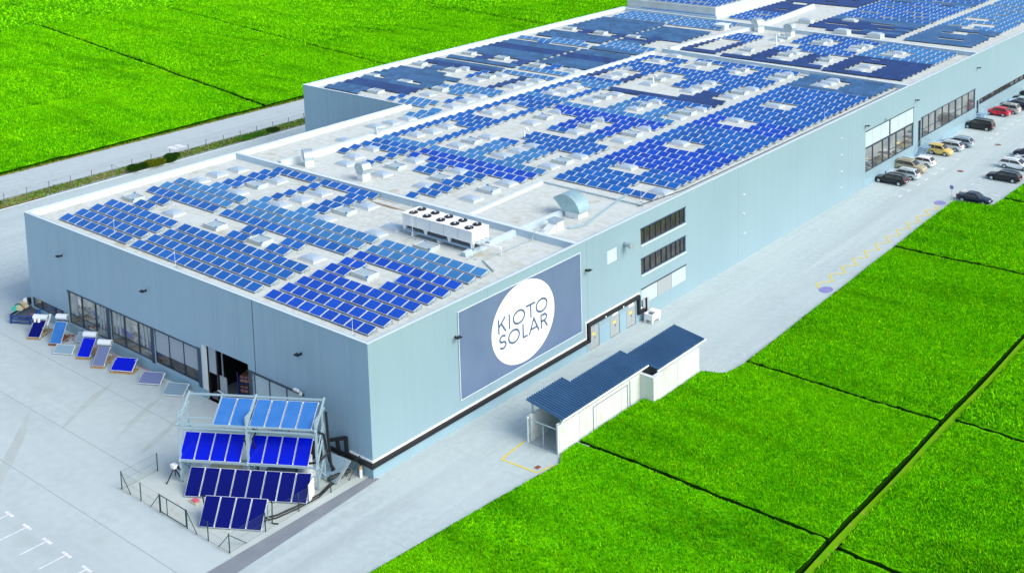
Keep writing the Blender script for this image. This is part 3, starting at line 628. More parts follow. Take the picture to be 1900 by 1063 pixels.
b.box(-20.9, .5, .05, -20.8, .6, 5.2, 'galv'); b.box(-21.1, .35, .9, -20.1, .42, 2.6, 'door_grey'); b.bar((-21.2, .15, 1.2), (-20.1, .15, 1.05), .08, 'trim')
b.build('sliding_door', fac)
# closed gate panels right of the opening
b = MB(); b.box(-15.6, .08, .35, -8.5, .14, 4.62, 'panel_white')
for x in (-15.35, -13.25, -10.85): b.box(x-.05, .03, .35, x+.05, .08, 4.55, 'dark_frame')
b.box(-16.1, -.06, 4.56, -8.4, .03, 4.74, 'dark_frame'); b.box(-16.12, -.02, 0.02, -15.62, .2, 4.56, 'dark_frame'); o = b.build('gate', fac)
for i in range(1): MATS['panel_front'] = MATS['wall_front']
# wall lamps, security lights
def wall_lamp(label, x, y, z, side, grp='small dark lamps on the factory walls', m='black'):
    t = thing('wall_lamp', label, 'wall lamp', (x, y, z), 0 if side == 'f' else R(90), grp)
    b = MB(); b.box(-.08, -.10, -.1, .08, -.003, .1, m); b.bar((0, -.05, 0), (0, -.45, .06), .06, m); b.build('bracket', t)
    b = MB(); b.loft([[(-.30, -.62, .08), (.30, -.62, .08), (.30, -.62, .02), (-.30, -.62, .02)], [(-.24, -.28, .13), (.24, -.28, .13), (.24, -.28, .0), (-.24, -.28, .0)]], m); b.build('lamp_head', t); return t
wall_lamp('dark wall lamp high on the short front wall, nearest its far left corner', -47.6, 0, 8.26, 'f')
wall_lamp('dark wall lamp high on the short front wall, middle of the three', -31.9, 0, 8.26, 'f')
wall_lamp('dark wall lamp high on the short front wall, right of the panel seam', -8.5, 0, 8.34, 'f')
wall_lamp('dark wall lamp just left of the big round-logo banner', 0, 9.9, 8.43, 's')
wall_lamp('dark wall lamp just right of the big round-logo banner', 0, 28.3, 8.5, 's')
wall_lamp('dark wall lamp above the left end of the tall car park window', 0, 91.3, 8.8, 's')
wall_lamp('dark wall lamp above the wall between the two big window bands', 0, 108.4, 8.9, 's')
wall_lamp('dark wall lamp beyond the second window band, above the far stairs', 0, 133.6, 9.1, 's')
t = wall_lamp('dark lamp on the recessed front wall of the tall left wing', -75.9, 56.3, 3.6, 'f')
wall_lamp('pale grey wall lamp over the middle of the tall window', 0, 97.8, 8.35, 's', m='galv')
b = MB(); b.bar((0, 0, 0), (0, -.3, .05), .06, 'galv'); b.bar((-.75, -.3, -.05), (-.1, -.32, -.02), .22, 'banner_white', .16); b.bar((0, -.28, .05), (.9, -.32, .5), .05, 'galv'); b.box(-.05, -.36, -.35, .18, -.2, -.1, 'banner_white')
tag(b.build('security_camera', loc=(-8.6, -.01, 5.1)), 'white floodlight and camera bracket at the end of the dark gate rail', 'camera')
for i, (y, z) in enumerate([(58.6, 7.9), (58.5, 5.6), (58.6, 3.2), (83.95, 8.8), (84, 6.45), (84, 4.2), (84, 1.96)]):
    b = MB(); b.tube((0, 0, 0), (.16, 0, 0), .11, 'banner_white', 10, .06)
    tag(b.build('wall_spout', loc=(.002, y, z)), 'tiny white spout on the blank long wall, %s from the top of the %s column' % (ordn((i if i < 3 else i-3)+1), 'left' if i < 3 else 'right'), 'spout', 'tiny white spouts on the long wall')

# ---------------------------------------------------------------- the banner
t = thing('banner', 'huge dusky blue banner with a white disc reading KIOTO SOLAR on the long wall', 'sign', (0.035, 0, 0))
b = MB(); b.box(0, 10.32, 2.5, .04, 27.38, 10.5, 'banner'); b.build('board', t)
b = MB()
for a, c in (((10.25, 2.43), (27.45, 2.5)), ((10.25, 10.5), (27.45, 10.57))): b.box(0, a[0], a[1], .06, c[0], c[1], 'trim')
b.box(0, 10.25, 2.5, .06, 10.32, 10.5, 'trim'); b.box(0, 27.38, 2.5, .06, 27.45, 10.5, 'trim'); b.build('border', t)
b = MB(); n = 72; cy, cz, ry, rz_ = 18.86, 6.62, 4.43, 3.87
b.faces([(.046, cy+ry*math.cos(2*math.pi*i/n), cz+rz_*math.sin(2*math.pi*i/n)) for i in range(n)], [tuple(range(n))], 'banner_white'); b.build('disc', t)
sw = .20
def stroke(b, pts, x=.052):
    """thin even stroke through 2D points (y,z), mitred ribbon"""
    P = [Vector(p) for p in pts]; Ls, Rs = [], []
    for i, p in enumerate(P):
        closed = (P[0]-P[-1]).length < 1e-4
        a = P[i-1] if i > 0 else (P[-2] if closed else None); c = P[i+1] if i < len(P)-1 else (P[1] if closed else None)
        d1 = (p-a).normalized() if a is not None else (c-p).normalized(); d2 = (c-p).normalized() if c is not None else d1
        n1 = Vector((-d1.y, d1.x)); n2 = Vector((-d2.y, d2.x)); m_ = (n1+n2)
        m_ = m_.normalized() if m_.length > .2 else n1; k = sw/2/max(.45, m_.dot(n1))
        Ls.append(p+m_*k); Rs.append(p-m_*k)
    V = [(x, q.x, q.y) for q in Ls]+[(x, q.x, q.y) for q in Rs]; n = len(P)
    b.faces(V, [(i, n+i, n+i+1, i+1) for i in range(n-1)], 'banner_ink')
def arc(cy, cz, ry, rz_, a0, a1, n=28): return [(cy+ry*math.cos(R(a0+(a1-a0)*i/n)), cz+rz_*math.sin(R(a0+(a1-a0)*i/n))) for i in range(n+1)]
def letter(ch, y0, y1, z0, z1):
    b = MB(); h = sw/2; Y0, Y1, Z0, Z1 = y0+h, y1-h, z0+h, z1-h; w_ = Y1-Y0; zm = (z0+z1)/2
    if ch == 'K': stroke(b, [(Y0, z0), (Y0, z1)]); stroke(b, [(Y1, z1), (Y0+.06, zm-.05)], .053); stroke(b, [(Y0+.35, zm+.2), (Y1+.05, z0)], .054)
    if ch == 'I': stroke(b, [((y0+y1)/2, z0), ((y0+y1)/2, z1)])
    if ch == 'O': stroke(b, arc((y0+y1)/2, zm, w_/2, (Z1-Z0)/2, 0, 360, 40))
    if ch == 'T': stroke(b, [(y0, Z1), (y1, Z1)]); stroke(b, [((y0+y1)/2, z0), ((y0+y1)/2, Z1)], .053)
    if ch == 'L': stroke(b, [(Y0, z1), (Y0, Z0), (y1, Z0)])
    if ch == 'A': stroke(b, [(Y0-.05, z0), ((y0+y1)/2, z1), (Y1+.05, z0)]); stroke(b, [(y0+w_*.24, z0+(z1-z0)*.33), (y1-w_*.24, z0+(z1-z0)*.33)], .053)
    if ch == 'R': stroke(b, [(Y0, z0), (Y0, Z1), (Y0+w_*.45, Z1)]+arc(Y0+w_*.45, Z1-(Z1-zm)*.5, w_*.5, (Z1-zm)*.5, 90, -90, 14)+[(Y0, zm)]); stroke(b, [(Y0+w_*.5, zm), (Y1+.04, z0)], .053)
    if ch == 'S':
        q = (Z1-Z0)/4; c = (y0+y1)/2
        stroke(b, arc(c, Z1-q, w_/2, q, 25, 90, 8)+arc(c, Z1-q, w_/2, q, 90, 270, 16)[1:]+arc(c, Z0+q, w_/2, q, 90, -90, 16)[1:]+arc(c, Z0+q, w_/2, q, -90, -160, 8)[1:])
    b.build('letter', t)
for ch, a, c in (('K', 15.3, 16.4), ('I', 16.75, 16.95), ('O', 17.3, 19.05), ('T', 19.2, 20.5), ('O', 20.55, 22.3)): letter(ch, a, c, 6.62, 8.02)
for ch, a, c in (('S', 15.4, 16.4), ('O', 16.6, 18.25), ('L', 18.6, 19.35), ('A', 19.5, 21.0), ('R', 21.2, 22.25)): letter(ch, a, c, 5.02, 6.42)

# ================================================================ SOLAR ROWS ON THE ROOF
RUNS = "1M0,1.85,-37.35,-17.1,13b;1M1,3.67,-37.45,-17.18,13b;1M2,5.49,-37.55,-17.25,13b;1R0,1.85,-15.75,-2,9b;1M3,7.31,-37.66,-17.33,13b;1R1,3.67,-15.88,-2.1,9b;1R2,5.49,-16,-2.2,9b;1R3,7.31,-16.13,-2.31,9b;1M6,12.77,-37.96,-17.56,13b;1M7,14.59,-38.06,-17.64,13b;1M8,16.41,-38.17,-17.71,13b;1R6,12.77,-16.51,-2.61,9b;1R7,14.59,-16.64,-2.71,9b;1R8,16.41,-16.77,-2.82,9b;2M7,41.53,-37.03,-18.05,12b;2M8,43.19,-37.03,-18.05,12b;2R8,43.19,-16.22,-2.27,9b;1L0,1.85,-51.2,-38.2,8b;1L1,3.67,-51.33,-38.33,8b;2R11,47.74,-16.22,-2.27,9b;2M6,39.66,-33.74,-18.05,10b;1L2,5.49,-51.45,-38.45,8b;1L3,7.31,-51.58,-38.58,8b;2R14,52.29,-16.22,-2.27,9b;2R15,53.8,-16.22,-2.27,9b;2R16,55.32,-16.22,-2.27,9b;2R17,57.17,-16.22,-2.27,9b;1L6,12.77,-51.96,-38.96,8b;2R18,59.02,-16.22,-2.27,9b;1L7,14.59,-52.09,-39.09,8b;2M23,68.27,-37.03,-18.05,12b;1L8,16.41,-52.22,-39.22,8b;2M24,70.11,-37.03,-18.05,12b;1R4,9.13,-8.65,-2.4,4b;2R21,64.57,-16.22,-2.27,9b;1R5,10.95,-8.65,-2.4,4b;2M22,66.42,-35.38,-18.05,11b;2R22,66.42,-16.22,-2.27,9b;2R23,68.27,-16.22,-2.27,9b;2R24,70.11,-16.22,-2.27,9b;2M30,81.21,-37.03,-18.05,12k;2R25,71.96,-16.22,-2.27,9b;2R28,77.51,-16.22,-2.27,9b;2R29,79.36,-16.22,-2.27,9b;2M15,53.8,-30.5,-18.05,8b;2R30,81.21,-16.22,-2.27,9b;2M16,55.32,-30.5,-18.05,8b;2R9,44.71,-16.22,-6.92,6b;2R31,83.06,-16.22,-2.27,9b;2R10,46.22,-16.22,-6.92,6b;2M38,96.01,-37.03,-18.05,12b;1M14,25.8,-37.4,-27.9,6b;2M39,97.86,-37.03,-18.05,12b;2R34,88.61,-16.22,-2.27,9b;2R35,90.46,-16.22,-2.27,9b;2M14,52.29,-28.9,-18.05,7b;2R36,92.31,-16.22,-2.27,9b;2M43,105.25,-37.03,-18.05,12b;2R37,94.16,-16.22,-2.27,9b;2R38,96.01,-16.22,-2.27,9b;2R39,97.86,-16.22,-2.27,9k;3M0,111.3,-35.9,-17.18,12k;2R43,105.25,-16.22,-2.27,9k;2M29,79.36,-30.5,-18.05,8b;2M37,94.16,-32.12,-18.05,9b;3R0,110.6,-16.6,-3.1,9k;0L6,68.9,-76.2,-60.2,10k;0L2,62.2,-75.3,-60.4,10k;1L14,25.8,-46,-38.4,5b;2R12,49.26,-8.47,-2.27,4b;0L7,72.4,-76,-60,10k;0L3,64,-75.3,-60.6,9k;3R5,119.6,-16.6,-3.1,9k;2R13,50.77,-8.47,-2.27,4b;3R6,121.4,-16.6,-3.1,9k;3R7,123.2,-16.6,-3.1,9b;0L12,80.3,-75.6,-59.4,10k;2L6,39.66,-45.88,-37.54,5b;0L4,65.8,-75.3,-61,9k;0L13,82,-75.4,-59.4,10k;2L7,41.53,-45.88,-37.54,5b;2L8,43.19,-45.88,-37.54,5b;0L7,70.6,-76,-61.6,9k;3R11,130.4,-16.6,-3.1,9b;0L14,85.1,-74.9,-59.2,10k;3R12,132.2,-16.6,-3.1,9b;0L17,90.6,-75.5,-59.4,10k;3R13,134,-16.6,-3.1,9b;2R19,60.87,-8.47,-2.27,4b;0L18,92.4,-75.5,-59.4,10k;0R5,68.3,-60,-48.5,7b;0L19,94.2,-75.5,-59.4,10k;2R20,62.72,-8.47,-2.27,4b;0L20,96,-75.5,-59.4,10k;0L21,97.8,-75.5,-59.4,10k;0L22,99.6,-75.5,-59.4,10k;0L23,101.4,-75.5,-59.4,10k;3M12,132.9,-31.22,-17.18,9b;2L16,55.32,-45.88,-37.54,5b;3M13,134.7,-31.22,-17.18,9b;0L24,104.9,-75.9,-59.6,10b;2L17,57.17,-45.88,-37.54,5b;2R26,73.81,-8.47,-2.27,4b;1R4,9.13,-16.4,-13.4,2b;0L26,108.9,-74.8,-59.2,10k;2R27,75.66,-8.47,-2.27,4b;0L27,110.7,-74.8,-59.2,10k;1R5,10.95,-16.4,-13.4,2b;0L28,112.5,-74.8,-59.2,10k;0R6,70.1,-58.6,-48.8,6b;0R12,81.3,-58.5,-47.9,7b;2L23,68.27,-45.88,-37.54,5b;2M31,83.06,-25.74,-18.05,5k;2L24,70.11,-45.88,-37.54,5b;2L25,71.96,-45.88,-37.54,5b;3M7,123.9,-28.1,-17.18,7b;0L31,117.9,-74.9,-59.6,10k;0L32,119.7,-74.9,-59.6,10k;0R17,90.4,-58.6,-47.8,7k;0R14,84.9,-58.3,-48,7b;0L33,121.5,-74.9,-59.6,10k;2R32,84.91,-8.47,-2.27,4b;0R18,92.2,-58.6,-47.8,7k;0L34,123.3,-74.9,-59.6,10k;1M4,9.13,-25.35,-22.3,2b;0L8,74.1,-75.8,-65,7k;0R19,94,-58.6,-47.8,7k;2R33,86.76,-8.47,-2.27,4b;0L35,125.1,-74.9,-59.6,10k;0R20,95.8,-58.6,-47.8,7k;0L36,126.9,-74.9,-59.6,10k;1M5,10.95,-25.35,-22.3,2b;0R21,97.6,-58.6,-47.8,7k;0L37,128.7,-74.9,-59.6,10k;0R22,99.4,-58.6,-47.8,7k;2L31,83.06,-45.88,-37.54,5b;0R23,101.2,-58.6,-47.8,7k;2L32,84.91,-45.88,-37.54,5b;1M4,9.13,-31.75,-28.65,2b;3M6,122.1,-26.54,-17.18,6b;0R24,104.2,-58.5,-47.8,7k;1M5,10.95,-31.75,-28.65,2b;2R40,99.7,-8.47,-2.27,4k;0R26,108.3,-58,-47.5,7b;2R41,101.55,-8.47,-2.27,4k;0R32,117.3,-58.8,-47.7,7k;0R38,130.9,-60.2,-47.9,8b;2L38,96.01,-45.88,-37.54,5b;0R33,119.1,-58.8,-47.7,7k;2R42,103.4,-8.47,-2.27,4k;0R39,132.7,-60.2,-47.9,8b;0R25,106,-58,-48,6b;0R34,120.9,-58.8,-47.7,7k;0R40,134.5,-60.2,-47.9,8b;2L39,97.86,-45.88,-37.54,5b;0R35,122.7,-58.8,-47.7,7k;0R41,136.3,-60.2,-47.9,8b;1M9,17.9,-31.8,-28.7,2b;0R36,124.5,-58.8,-47.7,7k;0L38,131.6,-74,-61,8b;0L0,58.4,-75.2,-67.5,5k;1M10,19.5,-31.7,-28.6,2b;0R37,126.3,-58.8,-47.7,7k;0L39,133.4,-74,-61,8b;2L42,103.4,-45.88,-37.54,5b;0L40,135.2,-74,-61,8b;1M11,21.1,-31.55,-28.45,2b;0L1,60.3,-75.2,-67.6,5k;0L41,137,-74,-61,8b;1M12,22.8,-31.4,-28.3,2b;2L15,53.8,-42.54,-37.54,3b;2M1,30.31,-25.74,-22.63,2b;1M13,24.3,-31.25,-28.15,2b;1L4,9.13,-48.8,-45.6,2b;3R1,112.4,-9.1,-3.1,4k;2M2,32.18,-25.74,-22.63,2b;3R2,114.2,-9.1,-3.1,4k;1L5,10.95,-48.8,-45.6,2b;3M8,125.7,-28.1,-20.3,5b;2M3,34.05,-25.74,-22.63,2b;3R3,116,-9.1,-3.1,4k;3R4,117.8,-9.1,-3.1,4k;2M4,35.92,-25.74,-22.63,2b;0R1,60,-58.2,-52.4,4b;0R0,58.1,-58.5,-52.8,4b;2M5,37.79,-25.74,-22.63,2b;1L9,17.9,-47.2,-44,2b;2R12,49.26,-16.22,-13.12,2b;2M4,35.92,-32.12,-28.9,2b;2L22,66.42,-42.54,-37.54,3b;1L10,19.5,-47.1,-43.9,2b;2R13,50.77,-16.22,-13.12,2b;3R8,125,-9.1,-3.1,4b;2M5,37.79,-32.12,-28.9,2b;1L11,21.1,-46.95,-43.75,2b;3R9,126.8,-9.1,-3.1,4b;3L0,112.2,-44.6,-37.35,5k;1L12,22.8,-46.8,-43.6,2b;3R10,128.6,-9.1,-3.1,4b;1L13,24.3,-46.65,-43.45,2b;2M9,44.71,-25.74,-22.63,2b;2M10,46.22,-25.74,-22.63,2b;2M11,47.74,-25.74,-22.63,2b;2M9,44.71,-32.12,-28.9,2b;0R20,53.4,-52,-47.6,3b;2M12,49.26,-25.74,-22.63,2b;2M10,46.22,-32.12,-28.9,2b;2M13,50.77,-25.74,-22.63,2b;2R19,60.87,-16.22,-13.12,2b;3L7,124.45,-44.6,-37.35,5b;2M11,47.74,-32.12,-28.9,2b;2L30,81.21,-42.54,-37.54,3b;0L25,106.8,-69.8,-62,5b;3L8,126.2,-44.6,-37.35,5b;2R20,62.72,-16.22,-13.12,2b;2M12,49.26,-32.12,-28.9,2b;3L9,127.95,-44.6,-37.35,5b;2M13,50.77,-32.12,-28.9,2b;2M17,57.17,-24.18,-21.09,2b;2M18,59.02,-24.18,-21.09,2b;2M19,60.87,-24.18,-21.09,2b;2M20,62.72,-24.18,-21.09,2b;2M18,59.02,-30.5,-27.32,2b;2L37,94.16,-42.54,-37.54,3b;2M21,64.57,-24.18,-21.09,2b;2R26,73.81,-16.22,-13.12,2b;2M19,60.87,-30.5,-27.32,2b;0R27,110.1,-58.3,-52,4b;2R27,75.66,-16.22,-13.12,2b;2M20,62.72,-30.5,-27.32,2b;0R28,111.9,-58.3,-52,4k;2M21,64.57,-30.5,-27.32,2b;0R29,113.7,-58.3,-52,4k;2M25,71.96,-24.18,-21.09,2b;2M26,73.81,-24.18,-21.09,2b;2M27,75.66,-24.18,-21.09,2b;2R32,84.91,-16.22,-13.12,2b;2M25,71.96,-30.5,-27.32,2b;2M28,77.51,-24.18,-21.09,2b;2R33,86.76,-16.22,-13.12,2b;2M26,73.81,-30.5,-27.32,2b;0R21,55.1,-51.4,-48.1,2b;2M27,75.66,-30.5,-27.32,2b;2M28,77.51,-30.5,-27.32,2b;2M32,84.91,-24.18,-21.09,2k;2M33,86.76,-24.18,-21.09,2k;2M34,88.61,-24.18,-21.09,2b;2M35,90.46,-24.18,-21.09,2b;2R40,99.7,-16.22,-13.12,2k;2M36,92.31,-24.18,-21.09,2b;2M34,88.61,-30.5,-27.32,2b;2R41,101.55,-16.22,-13.12,2k;2M0,28.44,-25.74,-24.18,1b;2M35,90.46,-30.5,-27.32,2b;2R42,103.4,-16.22,-13.12,2k;1M9,17.9,-38.1,-36.5,1b;2M36,92.31,-30.5,-27.32,2b;1M10,19.5,-38,-36.4,1b;0R4,66.4,-56.3,-53.1,2b;1M11,21.1,-37.85,-36.25,1b;2M40,99.7,-24.18,-21.09,2b;1M12,22.8,-37.7,-36.1,1b;2M41,101.55,-24.18,-21.09,2b;1M13,24.3,-37.55,-35.95,1b;2M40,99.7,-30.5,-27.32,2b;2M42,103.4,-24.18,-21.09,2b;2M41,101.55,-30.5,-27.32,2b;2M42,103.4,-30.5,-27.32,2b;3R1,112.4,-16.6,-13.6,2k;3R2,114.2,-16.6,-13.6,2k;3M1,113.1,-23.42,-20.3,2k;3R3,116,-16.6,-13.6,2k;0L5,67.1,-71.7,-68.4,2k;3M2,114.9,-23.42,-20.3,2k;3R4,117.8,-16.6,-13.6,2k;2L3,34.05,-39.21,-37.54,1b;0L5,67,-63.4,-60.4,2k;3M3,116.7,-23.42,-20.3,2k;2L4,35.92,-39.21,-37.54,1b;3M4,118.5,-23.42,-20.3,2k;3M5,120.3,-23.42,-20.3,2b;2L5,37.79,-39.21,-37.54,1b;2M6,39.66,-37.03,-35.38,1b;3M1,113.1,-31.22,-28.1,2k;3R8,125,-16.6,-13.6,2b;3M2,114.9,-31.22,-28.1,2k;3R9,126.8,-16.6,-13.6,2b;3M3,116.7,-31.22,-28.1,2k;3R10,128.6,-16.6,-13.6,2b;0L9,75.8,-71.4,-68.2,2k;3M4,118.5,-31.22,-28.1,2k;0R22,56.8,-50.8,-48.6,1b;3M9,127.5,-23.42,-20.3,2b;2L4,35.92,-45.88,-44.21,1b;0L10,77.4,-71.4,-68.2,2k;3M5,120.3,-31.22,-28.1,2b;3M10,129.3,-23.42,-20.3,2b;0L11,79,-71.4,-68.2,2k;2L9,44.71,-39.21,-37.54,1b;3M6,122.1,-31.22,-28.1,2b;2L5,37.79,-45.88,-44.21,1b;3M11,131.1,-23.42,-20.3,2b;2L10,46.22,-39.21,-37.54,1b;2L11,47.74,-39.21,-37.54,1b;3M9,127.5,-31.22,-28.1,2b;2L12,49.26,-39.21,-37.54,1b;3M10,129.3,-31.22,-28.1,2b;2L13,50.77,-39.21,-37.54,1b;3M11,131.1,-31.22,-28.1,2b;2L9,44.71,-45.88,-44.21,1b;2L14,52.29,-39.21,-37.54,1b;2L10,46.22,-45.88,-44.21,1b;2L11,47.74,-45.88,-44.21,1b;0L15,86.9,-70.2,-67.2,2k;2L12,49.26,-45.88,-44.21,1b;0L16,88.7,-70.2,-67.2,2k;2L13,50.77,-45.88,-44.21,1b;0L15,86.9,-62,-59.3,2k;2L18,59.02,-39.21,-37.54,1b;2L14,52.29,-45.88,-44.21,1b;0L16,88.7,-62,-59.3,2k;2L19,60.87,-39.21,-37.54,1b;2L15,53.8,-45.88,-44.21,1b;2L20,62.72,-39.21,-37.54,1b;2L21,64.57,-39.21,-37.54,1b;2L18,59.02,-45.88,-44.21,1b;0L24,103.2,-70,-67,2b;2L19,60.87,-45.88,-44.21,1b;0R15,86.9,-54.8,-52.5,1b;0R16,88.7,-54.8,-52.5,1b;2L20,62.72,-45.88,-44.21,1b;2L21,64.57,-45.88,-44.21,1b;2L26,73.81,-39.21,-37.54,1b;2L22,66.42,-45.88,-44.21,1b;2L27,75.66,-39.21,-37.54,1b;2L28,77.51,-39.21,-37.54,1b;2L29,79.36,-39.21,-37.54,1b;2L26,73.81,-45.88,-44.21,1b;0R2,61.9,-52.7,-51.1,1b;2L27,75.66,-45.88,-44.21,1b;0R3,63.8,-52.6,-51,1b;2L28,77.51,-45.88,-44.21,1b;2L33,86.76,-39.21,-37.54,1k;2L29,79.36,-45.88,-44.21,1b;0L29,114.3,-69.6,-66.9,2k;0L0,58.4,-61.1,-59.5,1b;2L34,88.61,-39.21,-37.54,1k;2L30,81.21,-45.88,-44.21,1b;0L30,116.1,-69.6,-66.9,2k;0L1,60.2,-61,-59.4,1b;2L35,90.46,-39.21,-37.54,1k;2L36,92.31,-39.21,-37.54,1b;0R7,71.8,-53.5,-51.9,1k;2L33,86.76,-45.88,-44.21,1k;0R8,73.8,-53.5,-51.9,1k;2L34,88.61,-45.88,-44.21,1k;0R9,75.4,-53.5,-51.9,1k;0R30,115.2,-54.2,-52,1k;2L35,90.46,-45.88,-44.21,1k;0R10,77,-53.5,-51.9,1k;0R31,116.9,-54.2,-52,1k;2L40,99.7,-39.21,-37.54,1b;2L36,92.31,-45.88,-44.21,1b;0R11,79,-53.4,-51.8,1k;2L41,101.55,-39.21,-37.54,1b;2L37,94.16,-45.88,-44.21,1b;0L29,114.3,-61.6,-59.4,1k;0L30,116.1,-61.6,-59.4,1k;0L9,75.8,-61.6,-60,1b;2L40,99.7,-45.88,-44.21,1b;0L10,77.4,-61.6,-60,1b;2L41,101.55,-45.88,-44.21,1b;0L11,79,-61.6,-60,1b;3L1,113.95,-38.8,-37.35,1k;3L2,115.7,-38.8,-37.35,1k;3L3,117.45,-38.8,-37.35,1k;3L4,119.2,-38.8,-37.35,1k;3L1,113.95,-44.6,-43.15,1k;3L5,120.95,-38.8,-37.35,1k;3L2,115.7,-44.6,-43.15,1k;3L6,122.7,-38.8,-37.35,1b;3L3,117.45,-44.6,-43.15,1k;3L4,119.2,-44.6,-43.15,1k;3L5,120.95,-44.6,-43.15,1k;3L6,122.7,-44.6,-43.15,1b"
TILT = R(17); ZB = 11.02
_pm = {}
def panel_mesh(pw, kind):
    key = (round(pw, 3), kind)
    if key in _pm: return _pm[key]
    b = MB(); ct, st = math.cos(TILT), math.sin(TILT); D = 1.08
    def P(x, d, h): return (x, d*ct-h*st, d*st+h*ct)
    def bx(x0, d0, h0, x1, d1, h1, m):
        p = [P(x0, d0, h0), P(x1, d0, h0), P(x1, d1, h0), P(x0, d1, h0), P(x0, d0, h1), P(x1, d0, h1), P(x1, d1, h1), P(x0, d1, h1)]
        b.faces(p, [(0, 3, 2, 1), (4, 5, 6, 7), (0, 1, 5, 4), (1, 2, 6, 5), (2, 3, 7, 6), (3, 0, 4, 7)], m)
    if kind in 'bdl':
        g = .02; bx(g, 0, 0, pw-g, D, .040, 'alu')
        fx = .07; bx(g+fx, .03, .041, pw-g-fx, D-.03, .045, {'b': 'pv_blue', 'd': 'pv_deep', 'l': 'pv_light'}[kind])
    else:
        g = .012; bx(g, 0, 0, pw-g, D, .03, 'alu_dark'); bx(0, -.012, -.07, pw, -.001, .028, 'black'); bx(g+.012, .012, .031, pw-g-.012, D-.012, .035, 'pv_dark' if kind == 'k' else 'pv_grey')  # black front strip stands in for the shadow line between rows
    me = b.mesh('solar_panel'); _pm[key] = me; return me
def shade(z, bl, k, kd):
    """cloud reflections put into the blue by row: deep, mid, light; frameless black, grey-blue"""
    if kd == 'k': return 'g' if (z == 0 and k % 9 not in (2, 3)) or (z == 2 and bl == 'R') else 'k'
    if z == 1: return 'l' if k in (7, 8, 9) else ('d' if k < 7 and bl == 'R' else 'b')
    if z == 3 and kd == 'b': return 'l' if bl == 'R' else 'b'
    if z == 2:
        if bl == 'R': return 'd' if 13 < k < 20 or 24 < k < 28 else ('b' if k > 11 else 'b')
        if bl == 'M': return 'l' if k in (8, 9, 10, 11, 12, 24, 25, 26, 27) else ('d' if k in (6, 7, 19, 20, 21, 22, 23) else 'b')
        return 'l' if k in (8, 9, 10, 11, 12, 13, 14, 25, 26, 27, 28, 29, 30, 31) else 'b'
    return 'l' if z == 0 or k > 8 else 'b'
_rm = {}
def rack_mesh(n, pw):
    key = (n, round(pw, 3))
    if key in _rm: return _rm[key]
    b = MB(); L = n*pw; ct, st = math.cos(TILT), math.sin(TILT)
    b.box(0, .02, -.07, L, .07, -.01, 'alu_dark'); b.box(0, .98, .20, L, 1.03, .25, 'alu_dark')
    for i in range(n+1):
        x = min(max(i*pw, .03), L-.03)
        b.bar((x, -.05, -.11), (x, 1.15, -.11), .05, 'galv'); b.bar((x, 1.0, -.1), (x, 1.0, .24), .05, 'galv'); b.bar((x, .05, -.1), (x, .98, .2), .045, 'galv')
    if True:
        b.box(L+.015, .35, -.11, L+.05, 1.05, -.0, 'galv')
    me = b.mesh('mounting_rack'); _rm[key] = me; return me
runs = []
for s in RUNS.split(';'):
    a, y, x0, x1, nk = s.split(','); runs.append([int(a[0]), a[1], int(a[2:]), float(y), float(x0), float(x1), int(nk[:-1]), nk[-1]])
BAY = {1: 'nearest bay', 2: 'long bay', 3: 'third bay', 0: 'wing roof'}
BLK = {'L': 'left', 'M': 'middle', 'R': 'right'}
from collections import defaultdict
grp = defaultdict(list)
for r in runs[:300]: grp[(r[0], r[1], r[2])].append(r)
NUM = {1: 'single', 2: 'pair of', 3: 'three', 4: 'four', 5: 'five', 6: 'six', 7: 'seven', 8: 'eight', 9: 'nine', 10: 'ten', 11: 'eleven', 12: 'twelve', 13: 'thirteen'}
# rank of each row inside its block, counted from the front
rank = {}
for z in (0, 1, 2, 3):
    for bl in 'LMR':
        ys = sorted({(r[3]) for r in runs[:300] if r[0] == z and r[1] == bl}); u = []
        for y in ys:
            if not u or y-u[-1] > .9: u.append(y)
        for r in runs[:300]:
            if r[0] == z and r[1] == bl: rank[id(r)] = 1+max(i for i, y in enumerate(u) if r[3] >= y-.01)
same = defaultdict(list)
for r in runs[:300]: same[(r[0], r[1], rank[id(r)])].append(r)
for r in runs[:300]:
    z, bl, k, y, x0, x1, n, kd = r; g = sorted(same[(z, bl, rank[id(r)])], key=lambda q: q[4]); nm = ''
    if len(g) > 1:
        i = g.index(r); nm = ['left ', 'right '][i] if len(g) == 2 else ['left ', 'middle ', 'right ', 'far right '][min(i, 3)]
    lb = '%s %s panel%s, %s%s row from the front, %s block, %s' % (NUM.get(n, str(n)), 'white-framed' if kd == 'b' else 'frameless', '' if n == 1 else 's', (nm+'part of ') if nm else '', ordn(rank[id(r)]), BLK[bl], BAY[z])
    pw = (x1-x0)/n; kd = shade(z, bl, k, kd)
    t = thing('solar_panel_row', lb, 'solar panels', (x0, y, ZB), 0, 'rows of solar panels on the factory roof')
    o = bpy.data.objects.new('mounting_rack', rack_mesh(n, pw)); col.objects.link(o); o.parent = t
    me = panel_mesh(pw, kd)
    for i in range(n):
        o = bpy.data.objects.new('solar_panel', me); col.objects.link(o); o.parent = t; o.location = (i*pw, 0, random.uniform(-.006, .012))
